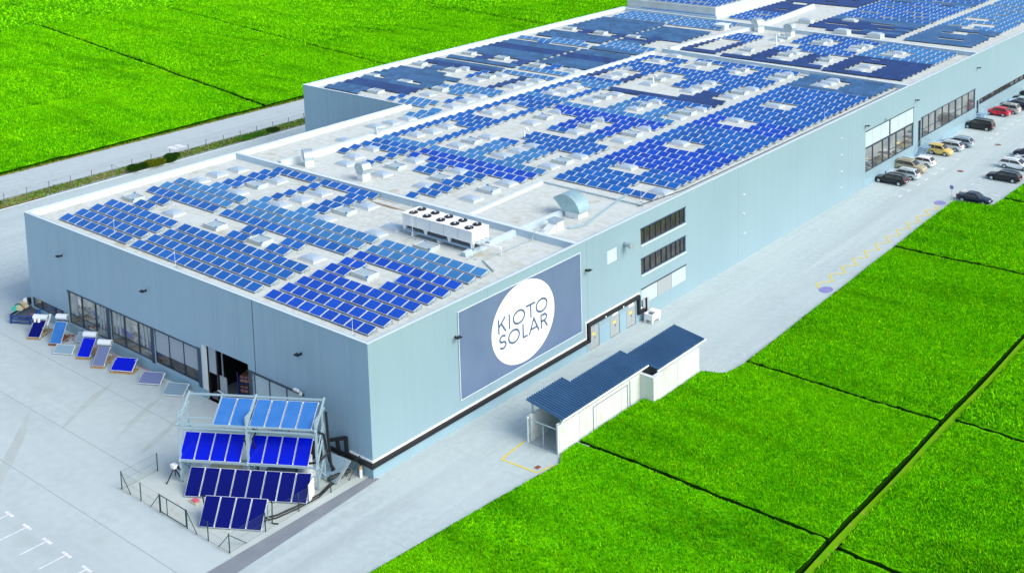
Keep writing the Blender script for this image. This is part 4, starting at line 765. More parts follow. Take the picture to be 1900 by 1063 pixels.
def bulk_rows(name, rows, label, zb=ZB):
    """many distant rows in one object: (x0, y, n, pw, kind)"""
    V, Fc, MI = [], [], []; off = 0; names = []
    for x0, y, n, pw, kd in rows:
        me = panel_mesh(pw, kd); vs = np.array([v.co[:] for v in me.vertices]); fs = [tuple(p.vertices) for p in me.polygons]; ms = [me.materials[p.material_index].name for p in me.polygons]
        for i in range(n):
            V.append(vs+np.array([x0+i*pw, y, zb])); 
            for f, m in zip(fs, ms):
                if m not in names: names.append(m)
                Fc.append([q+off for q in f]); MI.append(names.index(m))
            off += len(vs)
    me = bpy.data.meshes.new(name); me.from_pydata(np.vstack(V).tolist(), [], Fc)
    for m in names: me.materials.append(bpy.data.materials[m])
    me.polygons.foreach_set('material_index', MI); me.update()
    o = bpy.data.objects.new(name, me); col.objects.link(o)
    tag(o, label, 'solar panels', kind='stuff'); return o
rows = [(r[4], r[3], r[6], (r[5]-r[4])/r[6], r[7]) for r in runs[300:]]
rnd = random.Random(5)
def far_block(x0, n, pw, y0, y1, zf, every, slots, kd):
    m = 0; y = y0
    while y < y1:
        s = ['#']*n
        if m % every == every-1:
            for a in slots[(m//every) % len(slots)]: s[a] = '.'
        if rnd.random() < .12:
            a = rnd.randrange(0, n-3); s[a:a+3] = '...'
        i = 0
        while i < n:
            if s[i] == '#':
                j = i
                while j < n and s[j] == '#': j += 1
                rows.append((x0+i*pw, y, j-i, pw, kd(m, i))); i = j
            else: i += 1
        y += 1.85; m += 1
far_block(-15.7, 8, 1.55, 140.2, 235, 0, 3, [(3, 4, 5), (2, 3, 4, 7), (3, 4)], lambda m, i: 'g' if m < 9 and (m % 4 or i < 4) else 'l')  # paler kinds far back: distance haze put into the panel colour
far_block(-36.2, 12, 1.55, 141.4, 215, 0, 2, [(5, 6), (1, 2, 3, 8, 9), (6, 7, 8), (2, 3)], lambda m, i: ('k' if i < 5 and m < 6 else 'g') if m < 8 or rnd.random() < .15 else ('l' if i > 4 else 'b'))
far_block(-53.6, 5, 1.56, 143.0, 165, 0, 4, [(2, 3)], lambda m, i: 'b' if m < 5 else 'k')
far_block(-54, 11, 1.55, 167, 205, 0, 2, [(5, 6), (2, 3, 8)], lambda m, i: 'k')
bulk_rows('solar_panel_rows', rows, 'dense field of distant solar panel rows over the far end of the factory roof')
rows = []
far_block(-73.5, 11, 1.55, 143.2, 175, 0, 7, [(4, 5)], lambda m, i: 'b')
bulk_rows('solar_panel_rows', rows, 'block of bright blue panel rows on the raised white-walled roof at the far left', 12.95)

# ================================================================ ROOFLIGHTS
SKY = "v-51.9,9.7;d-43.7,9.4;d-51.4,17.9;d-51.7,20.6;d-51.2,23.2;v-44.1,20.7;d-43.8,17.7;d-43.6,23.1;v-36.3,9.6;d-36.3,17.8;d-35.7,20.3;d-35.7,23.1;v-28.5,20.5;d-28.0,23.1;d-28.6,17.6;d-20.8,17.8;d-20.6,20.2;v-28.7,9.6;d-20.7,9.6;v-13.3,9.8;v-13.6,18.1;d-42.2,32.4;d-43.6,34.9;d-44.4,38.7;d-44.5,46.4;d-43.9,48.8;d-44.1,51.8;v-36.0,35.0;d-36.2,38.1;d-35.3,32.0;v-28.2,34.8;d-27.9,31.7;d-28.6,38.1;d-36.4,45.9;d-52.3,46.3;d-51.8,48.9;d-51.6,51.7;d-50.4,39.4;v-36.1,48.4;d-35.7,51.0;v-20.6,34.8;d-20.3,31.5;d-20.8,37.9;d-20.9,45.6;d-28.3,48.4;d-28.5,45.7;d-28.1,51.1;d-35.6,59.5;d-27.9,59.3;v-28.3,62.7;d-28.8,66.2;v-20.7,48.1;d-20.5,50.9;d-20.3,59.3;v-20.8,62.7;d-21.0,65.9;d-13.0,50.8;d-4.5,45.4;d-13.4,62.6;d-44.0,60.5;d-43.8,63.3;d-44.4,66.8;d-59.3,63.3;d-67.5,74.6;v-67.8,77.6;d-67.1,79.6;d-59.8,74.5;v-59.8,77.2;d-58.9,79.2;v-60.1,66.8;d-51.4,60.2;d-51.7,63.5;d-52.1,66.8;d-52.1,74.2;d-51.7,76.7;d-51.4,79.3;d-36.4,66.2;v-36.0,62.8;d-44.3,74.2;d-43.5,76.6;d-43.9,79.5;d-36.5,74.0;v-36.2,76.5;d-35.9,79.1;d-43.6,87.9;d-43.4,90.5;d-44.0,94.3;d-28.5,73.6;v-58.4,87.9;d-51.3,88.2;d-35.5,87.0;v-36.1,90.5;d-35.9,93.3;d-44.0,101.8;d-43.8,106.6;d-36.4,101.1;v-36.1,103.9;d-35.8,105.9;d-28.2,93.0;d-27.9,89.7;d-27.8,86.7;v-28.8,76.3;d-28.2,78.7;d-20.7,73.0;v-20.9,75.8;d-20.5,78.5;d-20.9,87.0;d-29.1,101.3;v-28.6,103.3;d-28.2,106.1;d-20.7,92.9;v-20.9,90.1;d-12.8,85.9;d-13.5,76.1;v-20.8,102.9;d-20.9,104.8;d-20.7,100.3;d-13.3,100.3;d-13.0,102.3;d-13.0,104.7;v-35.7,117.3;d-35.1,113.6;d-43.6,128.4;d-43.1,130.6;d-35.9,127.8;v-35.7,130.2;v-28.3,117.2;d-28.0,119.4;d-27.7,113.3;v-28.1,129.2;d-28.0,131.9;v-20.8,117.0;d-20.1,113.0;d-13.6,120.1;d-13.1,116.1;d-13.1,112.9;v-13.6,125.8;d-13.2,128.8;d-13.0,130.9;v-20.7,128.9;d-20.3,131.2;d-20.6,126.9;v-67.3,60.2;v-76.1,67.3;v-68.2,67.0;v-76.0,78.0;v-74.9,88.9;v-67.3,89.0;v-74.5,116.6;v-66.7,116.2;v-59.2,116.2"
def dome_proto():
    t = thing('roof_dome', 'x', 'rooflight'); b = MB(); w_, d = 2.3, 1.6
    b.loft([[(-.08, -.08, 0), (w_+.08, -.08, 0), (w_+.08, d+.08, 0), (-.08, d+.08, 0)], [(0.06, .06, .18), (w_-.06, .06, .18), (w_-.06, d-.06, .18), (.06, d-.06, .18)]], 'curb', caps=False); b.build('curb', t)
    b = MB(); rings = []
    for k in range(6):
        a = k/5*math.pi/2; s = 1-math.sin(a)*.55 if k else 1; z = .19+.24*math.sin(a); s = math.cos(a)*.62+.38*(1-k/5)+.0
        s = max(s, .05); cx, cy = w_/2, d/2
        rings.append([(cx+(w_/2-.08)*s*u, cy+(d/2-.08)*s*v, z) for u, v in ((-1, -1), (0, -1.03), (1, -1), (1.03, 0), (1, 1), (0, 1.03), (-1, 1), (-1.03, 0))])
    b.loft(rings, 'dome', caps=True); b.build('dome', t, smooth=False); return t
def vent_proto():
    t = thing('smoke_vent', 'x', 'rooflight'); b = MB(); w_, d = 2.3, 1.5
    for x0, y0, x1, y1 in ((0, 0, w_, .12), (0, d-.12, w_, d), (0, .12, .12, d-.12), (w_-.12, .12, w_, d-.12)): b.box(x0, y0, 0, x1, y1, .42, 'vent_white')
    b.build('frame', t); b = MB(); b.box(.12, .12, .25, w_-.12, d-.12, .30, 'dome')
    for i in range(5): b.box(.14, .16+i*.24, .32, w_-.14, .32+i*.24, .36, 'panel_white')
    b.build('louvre', t)
    b = MB(); b.box(w_-.14, -.03, .30, w_+.03, .14, .46, 'hinge_blue'); b.box(.25, d-.12, .40, .45, d+.03, .50, 'hinge_blue'); b.build('hinge', t); return t
pd_, pv_ = dome_proto(), vent_proto(); register(pd_); register(pv_); used = {'d': False, 'v': False}
sky_pts = [(s[0], float(s[1:].split(',')[0]), float(s[1:].split(',')[1])) for s in SKY.split(';')]
def bay_of(x, y):
    if x < -46.3 and y < 57: return 'narrow left strip' if y > 28 else 'nearest bay'
    if x < -46: return 'wing roof'
    return 'nearest bay' if y < 27 else ('long bay' if y < 107 else ('third bay' if y < 137 else 'far bay'))
bins = defaultdict(list)
for p in sky_pts: bins[(bay_of(p[1], p[2]), p[0])].append(p)
for (bay, ty), L_ in bins.items():
    L_.sort(key=lambda p: (round(p[1]/7.7), p[2])); cols_ = sorted({round(p[1]/7.7) for p in L_}); cnt = defaultdict(int)
    for p in L_:
        c = cols_.index(round(p[1]/7.7)); cnt[c] += 1
        src = pd_ if p[0] == 'd' else pv_
        if not used[p[0]]: o = src; used[p[0]] = True
        else: o = copy_tree(src)
        o.location = (p[1], p[2], DECK+.005)
        kindn = 'domed rooflight' if ty == 'd' else 'blue-hinged smoke vent'
        lb = '%s, %s from the front in %s column from the left, %s' % (kindn, ordn(cnt[c]), ordn(c+1), bay)
        tag(o, lb, 'rooflight', 'domed rooflights on the factory roof' if ty == 'd' else 'smoke vents on the factory roof')

b = MB()
for (x, y, L_, W_, a) in ((-16.5, 1.0, 5.5, .45, -.02), (-12.6, .95, 2.2, .4, .05), (-24.5, .95, 4, .3, .0), (-25.2, 25.4, 5.5, .5, -.02), (-5.8, 1.1, 4, .4, 0), (-30, 26.6, 9, .35, 0), (-20, 106.0, 8, .5, 0), (-2.6, 90, .7, 12, 0)):
    b.poly([(q[0], q[1], DECK+.006) for q in blob(x, y, L_, W_, a)], 'roof_dirt')
b.build('roof_stain', fac)
# ================================================================ ROOF PLANT
def chiller():
    t = thing('rooftop_chiller', 'long white rooftop chiller with black fans on a raised blue steel frame', 'chiller', (-17.45, 20.45, DECK))
    Lc, Dc = 9.75, 2.35
    b = MB(); b.box(-.1, 0, .40, Lc+.1, .18, .56, 'crate_steel'); b.box(-.1, Dc-.18, .40, Lc+.1, Dc, .56, 'crate_steel')
    for x in (1.3, 5.0, 9.0): b.box(x-.12, .02, 0, x+.12, Dc, .395, 'white_sheet')
    b.build('base_frame', t)
    for x in (.15, 3.2, 6.5, 9.6):
        b = MB()
        for y in (.12, Dc-.12): b.loft([[(x-.12, y-.08, .56), (x+.12, y-.08, .56), (x+.12, y+.08, .56), (x-.12, y+.08, .56)], [(x-.28, y-.08, 1.02), (x+.28, y-.08, 1.02), (x+.28, y+.08, 1.02), (x-.28, y+.08, 1.02)]], 'white_sheet')
        b.build('leg', t)
    b = MB(); b.box(0, 0, 1.02, Lc, Dc, 2.16, 'tank_white'); b.box(-.04, -.04, 2.16, Lc+.04, Dc+.04, 2.24, 'banner_white')
    for i in range(1, 5): b.box(i*Lc/5-.02, -.012, 1.04, i*Lc/5+.02, -.002, 2.14, 'galv')
    b.box(.3, .3, .6, Lc-.3, Dc-.3, 1.01, 'alu_dark'); b.build('casing', t)
    for i in range(5):
        for j in range(2):
            x = 1.0+i*1.94; y = .62+j*1.15
            f = MB(); f.tube((x, y, 2.245), (x, y, 2.34), .46, 'black', 20, .44); f.tube((x, y, 2.341), (x, y, 2.352), .42, 'black', 20)
            fo = f.build('fan', t); q = MB()
            for a in range(3): q.bar((x, y, 2.38), (x+.4*math.cos(a*2.1+i), y+.4*math.sin(a*2.1+i), 2.38), .05, 'alu_dark', .02)
            q.tube((x, y, 2.355), (x, y, 2.42), .09, 'banner_white', 8); q.build('fan_hub', fo)
    b = MB(); b.box(Lc+.02, .2, 1.0, Lc+.7, Dc-.2, 1.1, 'galv')
    for z in (.75, .95): b.path([(Lc, .8, z), (Lc+1.4, .9, z), (Lc+2.6, 1.2, z-.1), (Lc+2.6, 1.2, .1)], .07, 'banner_white')
    for y in (.5, 1.2, 1.8): b.tube((Lc+.1, y, .6), (Lc+.1, y, 1.1), .1, 'alu_dark')
    b.box(Lc+.3, .9, .62, Lc+.55, 1.1, .85, 'pink'); b.build('pipework', t)
MATS['crate_steel'] = mat('crate_steel', (0.24, 0.38, 0.52), 0.5)
chiller()
def cowl(label, x, y, s, rz, m='galv', poly=False, z=None):
    t = thing('exhaust_cowl', label, 'roof cowl', (x, y, DECK), rz, 'sheet-metal exhaust cowls on the roof')
    b = MB(); b.box(-.62*s, -.6*s, 0, .62*s, .6*s, .95*s, 'white_sheet'); b.build('base', t)
    if poly: prof = [(-.6, .95), (-1.0, 1.55), (-.95, 2.05), (-.45, 2.35), (.60, 2.25), (.95, 1.6), (.6, .95)]
    else: prof = [(.62, .95)]+[(-.55+1.2*math.cos(R(a)), 1.15+1.15*math.sin(R(a))) for a in range(0, 131, 13)]+[(-1.5, 1.45), (-.62, .95)]
    n = len(prof); b = MB()
    b.faces([(x_*s, -.66*s, z_*s) for x_, z_ in prof]+[(x_*s, .66*s, z_*s) for x_, z_ in prof], [tuple(range(n-1, -1, -1)), tuple(range(n, 2*n))]+[(i, (i+1) % n, n+(i+1) % n, n+i) for i in range(n)], m); b.build('hood', t)
    b = MB(); b.box(-.7*s, -.69*s, .90*s, .7*s, .69*s, .96*s, 'galv'); b.build('flange', t)
    return t
cowl('tall round-backed metal cowl beside the front end of the long ridge', -44.5, 30.3, .85, R(-25))
cowl('angular metal cowl with a faceted hood near the long ridge', -34.5, 30.3, .9, R(-5), 'galv', True)
cowl('large round-backed cowl in front of the far roof divider', -41.5, 134.2, 1.1, R(-25))
cowl('large faceted cowl right of the round one by the far divider', -34.6, 133.4, 1.0, R(-5), 'galv', True)
t = thing('air_duct', 'big curved teal sheet-metal air hood on the roof behind the chiller', 'air duct', (-6.3, 34.9, DECK)); t.scale = (.88, .95, .88)
b = MB(); b.box(-1.0, -.85, 0, 1.0, .85, .75, 'white_sheet'); b.build('base', t)
b = MB(); outer = [(1.25, .75)]+[(-1.0+2.3*math.cos(a), .55+2.15*math.sin(a)) for a in [R(q) for q in range(8, 118, 10)]]
outer += [(-2.75, 2.05)]; inner = [(-1.25, .75)]
prof = outer+inner; y0, y1 = -1.0, 1.0
b.faces([(x, y0, z) for x, z in prof]+[(x, y1, z) for x, z in prof], [tuple(range(len(prof)-1, -1, -1)), tuple(range(len(prof), 2*len(prof)))]+[(i, (i+1) % len(prof), len(prof)+(i+1) % len(prof), len(prof)+i) for i in range(len(prof))], 'teal_sheet')
b.build('hood', t)
b = MB(); b.box(-1.35, -1.04, .70, 1.32, 1.04, .80, 'galv'); b.build('flange', t)
t = thing('roof_hatch', 'small white roof hatch box with a ramped side, between chiller and air hood', 'roof hatch', (-5.6, 30.6, DECK))
b = MB(); b.box(-.6, -.5, 0, .6, .5, .9, 'white_sheet'); b.build('box', t); b = MB(); b.box(-.75, -.62, .91, .75, .62, .99, 'galv'); b.build('lid', t)
b = MB(); b.loft([[(-.5, -1.9, 0), (.5, -1.9, 0), (.5, -1.9, .05), (-.5, -1.9, .05)], [(-.5, -.52, 0), (.5, -.52, 0), (.5, -.52, .7), (-.5, -.52, .7)]], 'white_sheet'); b.build('ramp', t)
b = MB()
for dx in (0, .28): b.path([(-6.2+dx, 44.5, DECK+.12), (-4.9+dx, 38.0, DECK+.12), (-3.8+dx, 33.0, DECK+.12), (-4.6+dx, 31.2, DECK+.12)], .07, 'steel', 6)
tag(b.build('cable_duct'), 'pair of grey cable ducts bending past the air hood toward the panels', 'cable duct')
b = MB(); b.path([(-5.6, 19.6, DECK+.1), (-5.4, 26.6, DECK+.1), (-5.4, 26.9, H+.1), (-5.5, 27.6, H+.1), (-5.7, 29.0, DECK+.3)], .06, 'galv', 6); b.path([(-5.6, 19.6, DECK+.1), (-2.9, 18.2, DECK+.1)], .06, 'steel', 6)
tag(b.build('pipe'), 'thin grey pipe on the roof right of the chiller, stepping over the divider', 'pipe')
b = MB(); b.path([(-16.4, 41.4, DECK+.12), (-2.2, 41.2, DECK+.12)], .08, 'steel', 6); tag(b.build('cable_duct'), 'straight grey cable duct along the front of the right panel block', 'cable duct')
b = MB(); b.path([(-2.6, 40.8, DECK+.12), (-1.6, 48, DECK+.1), (-1.5, 66, DECK+.1), (-1.5, 105.5, DECK+.1)], .05, 'alu_dark', 6); tag(b.build('cable'), 'thin dark cable running beside the panels along the long parapet', 'cable')
b = MB(); b.path([(-37.4, 2.0, DECK+.08), (-38.2, 9.5, DECK+.08)], .05, 'galv', 6); tag(b.build('cable_duct'), 'thin pale conduit in the gap between left and middle front panel blocks', 'cable duct')
def gooseneck(label, x, y, h=1.5):
    b = MB(); P = [(0, 0, 0), (0, 0, h*.75)]+[(.28-.28*math.cos(R(a)), 0, h*.75+.28*math.sin(R(a))) for a in range(30, 181, 30)]
    b.path(P, .11, 'banner_white', 10); b.tube((0, 0, 0), (0, 0, .12), .3, 'membrane', 10); tag(b.build('vent_pipe', loc=(x, y, DECK), rz=R(20)), label, 'vent pipe', 'white pipes standing on the roof')
gooseneck('white swan-neck vent pipe in the open strip of the middle bay', -30.3, 54.2)
gooseneck('white swan-neck vent pipe farther back, in the gap beside the dark panels', -33.4, 88.0, 1.8)
gooseneck('white swan-neck vent pipe in the third bay beside dark panels', -32.6, 124.8, 2.4)
def rod(x, y, h, label):
    b = MB(); b.tube((0, 0, 0), (0, 0, h), .02, 'banner_white', 6, .01)
    for a in range(3): b.tube((0, 0, .25), (.45*math.cos(a*2.1), .45*math.sin(a*2.1), .06), .025, 'galv', 5); b.tube((.45*math.cos(a*2.1), .45*math.sin(a*2.1), 0), (.45*math.cos(a*2.1), .45*math.sin(a*2.1), .09), .12, 'galv', 8)
    tag(b.build('lightning_rod', loc=(x, y, DECK)), label, 'lightning rod', 'thin lightning rods on the roof')
rod(-6.9, 19.5, 3.4, 'thin white lightning rod on a three-footed base right of the chiller'); rod(-15.6, 20.0, 3.6, 'thin white lightning rod in front of the chiller')
for i, (x, y) in enumerate([(-41.3, 2.5), (-2.9, 1.0), (-28.5, 1.2), (-3.0, 42.0), (-2.0, 83)]):
    rod(x, y, 1.9, 'short thin lightning rod near the roof edge, %s one by distance' % ordn(i+1))
b = MB(); b.box(-.35, -.1, 0, .35, .1, .55, 'galv'); b.bar((-.1, -.15, .0), (-.1, -.15, .5), .1, 'banner_white'); tag(b.build('expansion_joint_cover', loc=(-46.3, 43.2, H+.16), rz=R(90)), 'small pale metal cover clipped over the long roof ridge', 'cover')
b = MB(); 
for k in range(2): b.box(-49.6+.0, 131.9+k*.9, 0, -47.6, 132.6+k*.9, .9, 'white_sheet')
b.box(-49.9, 131.6, .92, -47.3, 133.9, 1.05, 'tank_white'); tag(b.build('roof_cabinet', loc=(0, 0, DECK)), 'white cabinet with a flat lid at the back corner of the wing roof', 'cabinet')
for x, y, lb in ((-31.0, 150.6, 'leftmost'), (-27.6, 140.4, 'second from the left, at the block front'), (-21.0, 140.2, 'right of it, at the block front'), (-38.2, 146.5, 'in the open corner behind the far cowls')):
    b = MB(); b.box(-1.3, -.9, 0, 1.3, .9, .75, 'vent_white'); b.loft([[(-1.2, -.8, .76), (1.2, -.8, .76), (1.2, .8, .76), (-1.2, .8, .76)], [(-.9, -.5, .95), (.9, -.5, .95), (.9, .5, .95), (-.9, .5, .95)]], 'dome')
    tag(b.build('roof_box', loc=(x, y, DECK)), 'bulky white box on the far bay, '+lb, 'roof box', 'bulky white boxes on the far bay')

# ================================================================ COLLECTOR TEST RACK (yard corner)
RO = (-12.47, -9.7, 0.012); RA = math.atan2(5.97, 10.09)
def collector(b_parent, u0, w_, v0, z0, v1, z1, face, name='collector', frame='alu', lab=None):
    """one flat-plate collector, bottom edge at (v0,z0) top edge at (v1,z1), in rack coordinates (x=u, y=v)"""
    L = math.hypot(v1-v0, z1-z0); a = math.atan2(z1-z0, v1-v0); ca, sa = math.cos(a), math.sin(a)
    def P(x, d, h): return (x, v0+d*ca-h*sa, z0+d*sa+h*ca)
    b = MB()
    def bx(x0, d0, h0, x1, d1, h1, m):
        p = [P(x0, d0, h0), P(x1, d0, h0), P(x1, d1, h0), P(x0, d1, h0), P(x0, d0, h1), P(x1, d0, h1), P(x1, d1, h1), P(x0, d1, h1)]
        b.faces(p, [(0, 3, 2, 1), (4, 5, 6, 7), (0, 1, 5, 4), (1, 2, 6, 5), (2, 3, 7, 6), (3, 0, 4, 7)], m)
    g = .03; bx(u0+g, 0, -.09, u0+w_-g, L, 0, frame); bx(u0+g+.03, .03, .002, u0+w_-g-.03, L-.03, .008, face)
    for d in (.12, L-.12): bx(u0+w_-g, d-.05, -.06, u0+w_+g, d+.05, .02, 'banner_white')
    o = b.build(name, b_parent)
    if lab: o['label'] = lab
    return o
G2 = 'tiers of big collectors in the fenced yard corner'
t = thing('collector_stand', 'tall pale steel rack carrying bright and mid blue collectors in two upper tiers', 'collector rack', RO, RA, G2)
for i in range(4): collector(t, .05+i*1.31, 1.31, -.15, 2.02, 1.35, 3.62, 'coll_c')
for i in range(4): collector(t, 5.82+i*1.30, 1.30, -.15, 2.02, 1.35, 3.62, 'coll_c')
for i in range(2): collector(t, 3.1+i*1.4, 1.38, -.05, 5.08, 1.95, 6.42, 'coll_b')
for i in range(4): collector(t, 6.14+i*1.32, 1.30, -.05, 5.06, 1.95, 6.40, 'coll_b')
b = MB(); S = 'steel'
for u in (.15, 5.95, 11.75):
    b.bar((u, 0, 0), (u, 0, 5.9), .17, S); b.bar((u, 1.5, 0), (u, 1.5, 5.9), .15, S); b.bar((u, 3.2, 0), (u, 1.6, 4.9), .12, S)
    b.bar((u, -.2, 4.95), (u, 2.3, 6.62), .14, S); b.bar((u, 0, 5.85), (u, 2.1, 5.85), .12, S); b.bar((u, -.25, 1.85), (u, 1.6, 3.75), .12, S); b.bar((u, 0, .3), (u, 1.5, 2.0), .09, S); b.bar((u, 1.5, .3), (u, 0, 2.0), .09, S); b.bar((u, 0, 3.0), (u, 1.5, 4.6), .09, S)
for v, z in ((0, 4.72), (-.02, 5.05), (2.15, 6.5), (1.5, 3.7), (-.12, 1.9), (1.5, 1.2)): b.bar((.15, v, z), (11.75, v, z), .13, S)
b.bar((.15, .0, 5.6), (3.0, .0, 5.6), .09, S); b.bar((3.05, -.05, 4.95), (3.05, 2.1, 6.45), .10, S); b.build('frame', t)
b = MB()
for u in (1.2, 3.6, 7.4, 9.4): b.tube((u, 1.9, .3), (u+1.5, 1.9, .3), .38, 'tank_white', 14)
b.box(7.0, .7, .02, 9.4, 2.4, .9, 'alu_dark'); b.tube((10.4, 1.2, .1), (10.4, 1.2, 2.1), .45, 'tank_white', 16); b.box(2.0, 1.0, .02, 4.6, 2.1, .7, 'beige_cloth'); b.build('storage_tank', t)
b = MB()
for u in (5.6, 6.3): b.path([(u, .3, 4.9), (u+.2, .5, 4.3), (u-.1, .4, 3.8), (u+.1, .8, 2.2), (u, 1.0, .3)], .06, 'black')
b.path([(6, .3, 4.95), (8, .4, 4.75), (11.3, .3, 4.9), (11.9, 1.3, 4.0), (12.1, 1.7, 1.5), (12.6, 1.9, .4)], .09, 'black')
b.path([(6.1, .6, 2.2), (9, .5, 1.7), (11.6, .5, 2.0), (12.2, 1.4, 2.4), (12.3, 1.8, .6)], .09, 'black'); b.path([(11.95, 1.9, 5.6), (12.0, 2.0, 3), (12.1, 2.2, .4)], .10, 'black', 10); b.build('hose', t)
t = thing('collector_stand', 'low wide stand of eight dark blue collectors, second tier from the bottom', 'collector rack', RO, RA, G2)
for i in range(8): collector(t, 1.36+i*1.275, 1.27, -2.2, .14, -.72, 1.80, 'coll_a')
b = MB()
for u in (1.5, 4.0, 6.5, 9.0, 11.5): b.bar((u, -2.2, .06), (u, -.6, .06), .09, S); b.bar((u, -.65, .05), (u, -.65, 1.72), .09, S); b.bar((u, -2.2, .08), (u, -.65, 1.7), .07, S)
b.box(11.62, -1.9, .1, 11.7, -.8, 1.5, 'banner_white'); b.build('frame', t)
t = thing('collector_stand', 'lowest short stand of four dark navy collectors, nearest the fence corner', 'collector rack', RO, RA, G2)
for i in range(4): collector(t, 4.34+i*1.265, 1.26, -6.0, .12, -4.45, 1.75, 'coll_a')
b = MB()
for u in (4.5, 6.9, 9.3): b.bar((u, -6.0, .06), (u, -4.4, .06), .09, S); b.bar((u, -4.45, .05), (u, -4.45, 1.7), .09, S)
b.path([(9.6, -4.4, 1.6), (9.75, -4.6, 1.5), (9.8, -4.9, .06), (10.3, -4.9, .06)], .05, 'black'); b.path([(4.3, -4.4, 1.7), (4.0, -4.3, 1.6), (4.1, -4.1, .1)], .05, 'black'); b.build('frame', t)
Mx = Matrix.Translation(Vector(RO)) @ Matrix.Rotation(RA, 4, 'Z')
b = MB(); P = [(-4.1, -9.9), (-2.9, -9.5), (-2.1, -8.0), (-1.8, -6.2), (-1.7, -4.2), (-2.2, -2.6), (-2.4, -1.2)]
b.path([(x, y, .09) for x, y in P], .075, 'black'); b.path([(x+.28, y-.25, .09) for x, y in P], .06, 'black'); tag(b.build('hose'), 'two black hoses trailing over the slab toward the lowest collectors', 'hose')
b = MB()
for k in range(5): b.tube((-2.55+k*.06, -2.6, .25+.06*k), (-2.2+.1*k, -.9, .35+.05*k), .17, 'black', 8)
tag(b.build('hose_bundle'), 'thick bundle of black lagged hoses lying by the right-hand fence', 'hose')
t = thing('flat_collector', 'old grey flat collector leaning in the corner beside the black pipe', 'collector panel', (-4.6, -1.9, .012), R(4))
b = MB(); b.loft([[(0, -.75, .12), (2.9, -.75, .12), (2.9, -.72, .02), (0, -.72, .02)], [(0, .9, 1.35), (2.9, .9, 1.35), (2.9, .93, 1.25), (0, .93, 1.25)]], 'galv'); b.build('frame', t)
b = MB(); b.poly([(.1, -.68, .185), (2.6, -.68, .185), (2.6, .82, 1.31), (.1, .82, 1.31)], 'coll_e'); b.build('pane', t)
b = MB(); b.bar((2.6, .7, 0), (2.6, .8, 1.25), .07, 'alu_dark'); b.bar((.3, .7, 0), (.3, .8, 1.25), .07, 'alu_dark'); b.build('leg', t)
b = MB(); b.tube((0, 0, 0), (0, 0, .75), .13, 'banner_white', 12); b.tube((0, 0, .75), (0, 0, .95), .17, 'wood', 12, .1); tag(b.build('bollard', loc=(-1.0, -.45, .012)), 'short white post with a rusty cap at the near corner of the hall', 'bollard')
t = thing('tripod', 'small black tripod instrument standing left of the tall rack', 'tripod', (-12.9, -9.9, .012))
b = MB()
for a in range(3): b.bar((.0, 0, 1.15), (.75*math.cos(a*2.1+.4), .75*math.sin(a*2.1+.4), .02), .07, 'black')
b.build('leg', t); b = MB(); b.box(-.25, -.2, 1.15, .25, .2, 1.45, 'banner_white'); b.tube((-.2, 0, 1.3), (.6, .3, 1.1), .12, 'black'); b.build('head', t)
b = MB(); b.box(0, 0, 0, 1.0, .25, .12, 'beige_cloth'); b.box(.2, .1, .10, .8, .5, .2, 'pink'); tag(b.build('scrap', loc=(-9.4, -11.0, .012)), 'small heap of pale scraps on the slab left of the low stand', 'scrap')

# ---------------------------------------------------------------- yard fence
def fence(name, label, pts, h, m, mesh, braces=(), tops=True, cat='fence', post_r=.045):
    t = thing(name, label, cat, (pts[0][0], pts[0][1], 0)); o0 = Vector((pts[0][0], pts[0][1], 0))
    for p in pts:
        b = MB(); b.tube((0, 0, 0), (0, 0, h), post_r, m, 7); b.build('post', t, loc=(p[0]-o0.x, p[1]-o0.y, 0))
    b = MB(); g = MB()
    for p, q in zip(pts[:-1], pts[1:]):
        a = Vector((p[0], p[1], 0))-o0; c = Vector((q[0], q[1], 0))-o0
        for z in (.06, h*.5, h-.04): b.tube(a+Vector((0, 0, z)), c+Vector((0, 0, z)), .007, m, 4)
        g.poly([a+Vector((0, 0, .05)), c+Vector((0, 0, .05)), c+Vector((0, 0, h-.04)), a+Vector((0, 0, h-.04))], mesh)
    b.build('wire', t); g.build('wire_mesh', t)
    if braces:
        b = MB()
        for (x0, y0, x1, y1) in braces: b.bar((x0-o0.x, y0-o0.y, h-.1), (x1-o0.x, y1-o0.y, .03), .05, m)
        b.build('brace', t)
    return t
t = fence('wire_fence', 'low dark green wire fence with a gate around the collector yard corner', [(-15.39, -9.91), (-15.3, -13.22), (-12.53, -13.22), (-9.91, -13.2)], 1.58, 'fence_green', 'wire_mesh', [(-15.3, -13.22, -14.0, -13.22), (-9.91, -13.2, -11.2, -13.2)])
o0 = t.location
b = MB()
pts2 = [(-6.28, -13.2), (-3.65, -13.15), (-1.08, -13.1), (-1.14, -9.84), (-1.22, -6.61), (-1.26, -3.39), (-1.44, -.12)]
for p in pts2:
    q = MB(); q.tube((0, 0, 0), (0, 0, 1.57), .045, 'fence_green', 7); q.build('post', t, loc=(p[0]-o0.x, p[1]-o0.y, 0))
g = MB(); b = MB()
for p, q in zip(pts2[:-1], pts2[1:]):
    a = Vector((p[0]-o0.x, p[1]-o0.y, 0)); c = Vector((q[0]-o0.x, q[1]-o0.y, 0))
    for z in (.06, .78, 1.52): b.tube(a+Vector((0, 0, z)), c+Vector((0, 0, z)), .007, 'fence_green', 4)
    g.poly([a+Vector((0, 0, .05)), c+Vector((0, 0, .05)), c+Vector((0, 0, 1.53)), a+Vector((0, 0, 1.53))], 'wire_mesh')
for (x0, y0, x1, y1) in ((-6.28, -13.2, -5.0, -13.2), (-1.08, -13.1, -2.4, -13.13), (-1.08, -13.1, -1.1, -11.6), (-1.44, -.12, -1.4, -1.4)): b.bar((x0-o0.x, y0-o0.y, 1.45), (x1-o0.x, y1-o0.y, .03), .05, 'fence_green')
b.build('wire', t); g.build('wire_mesh', t)
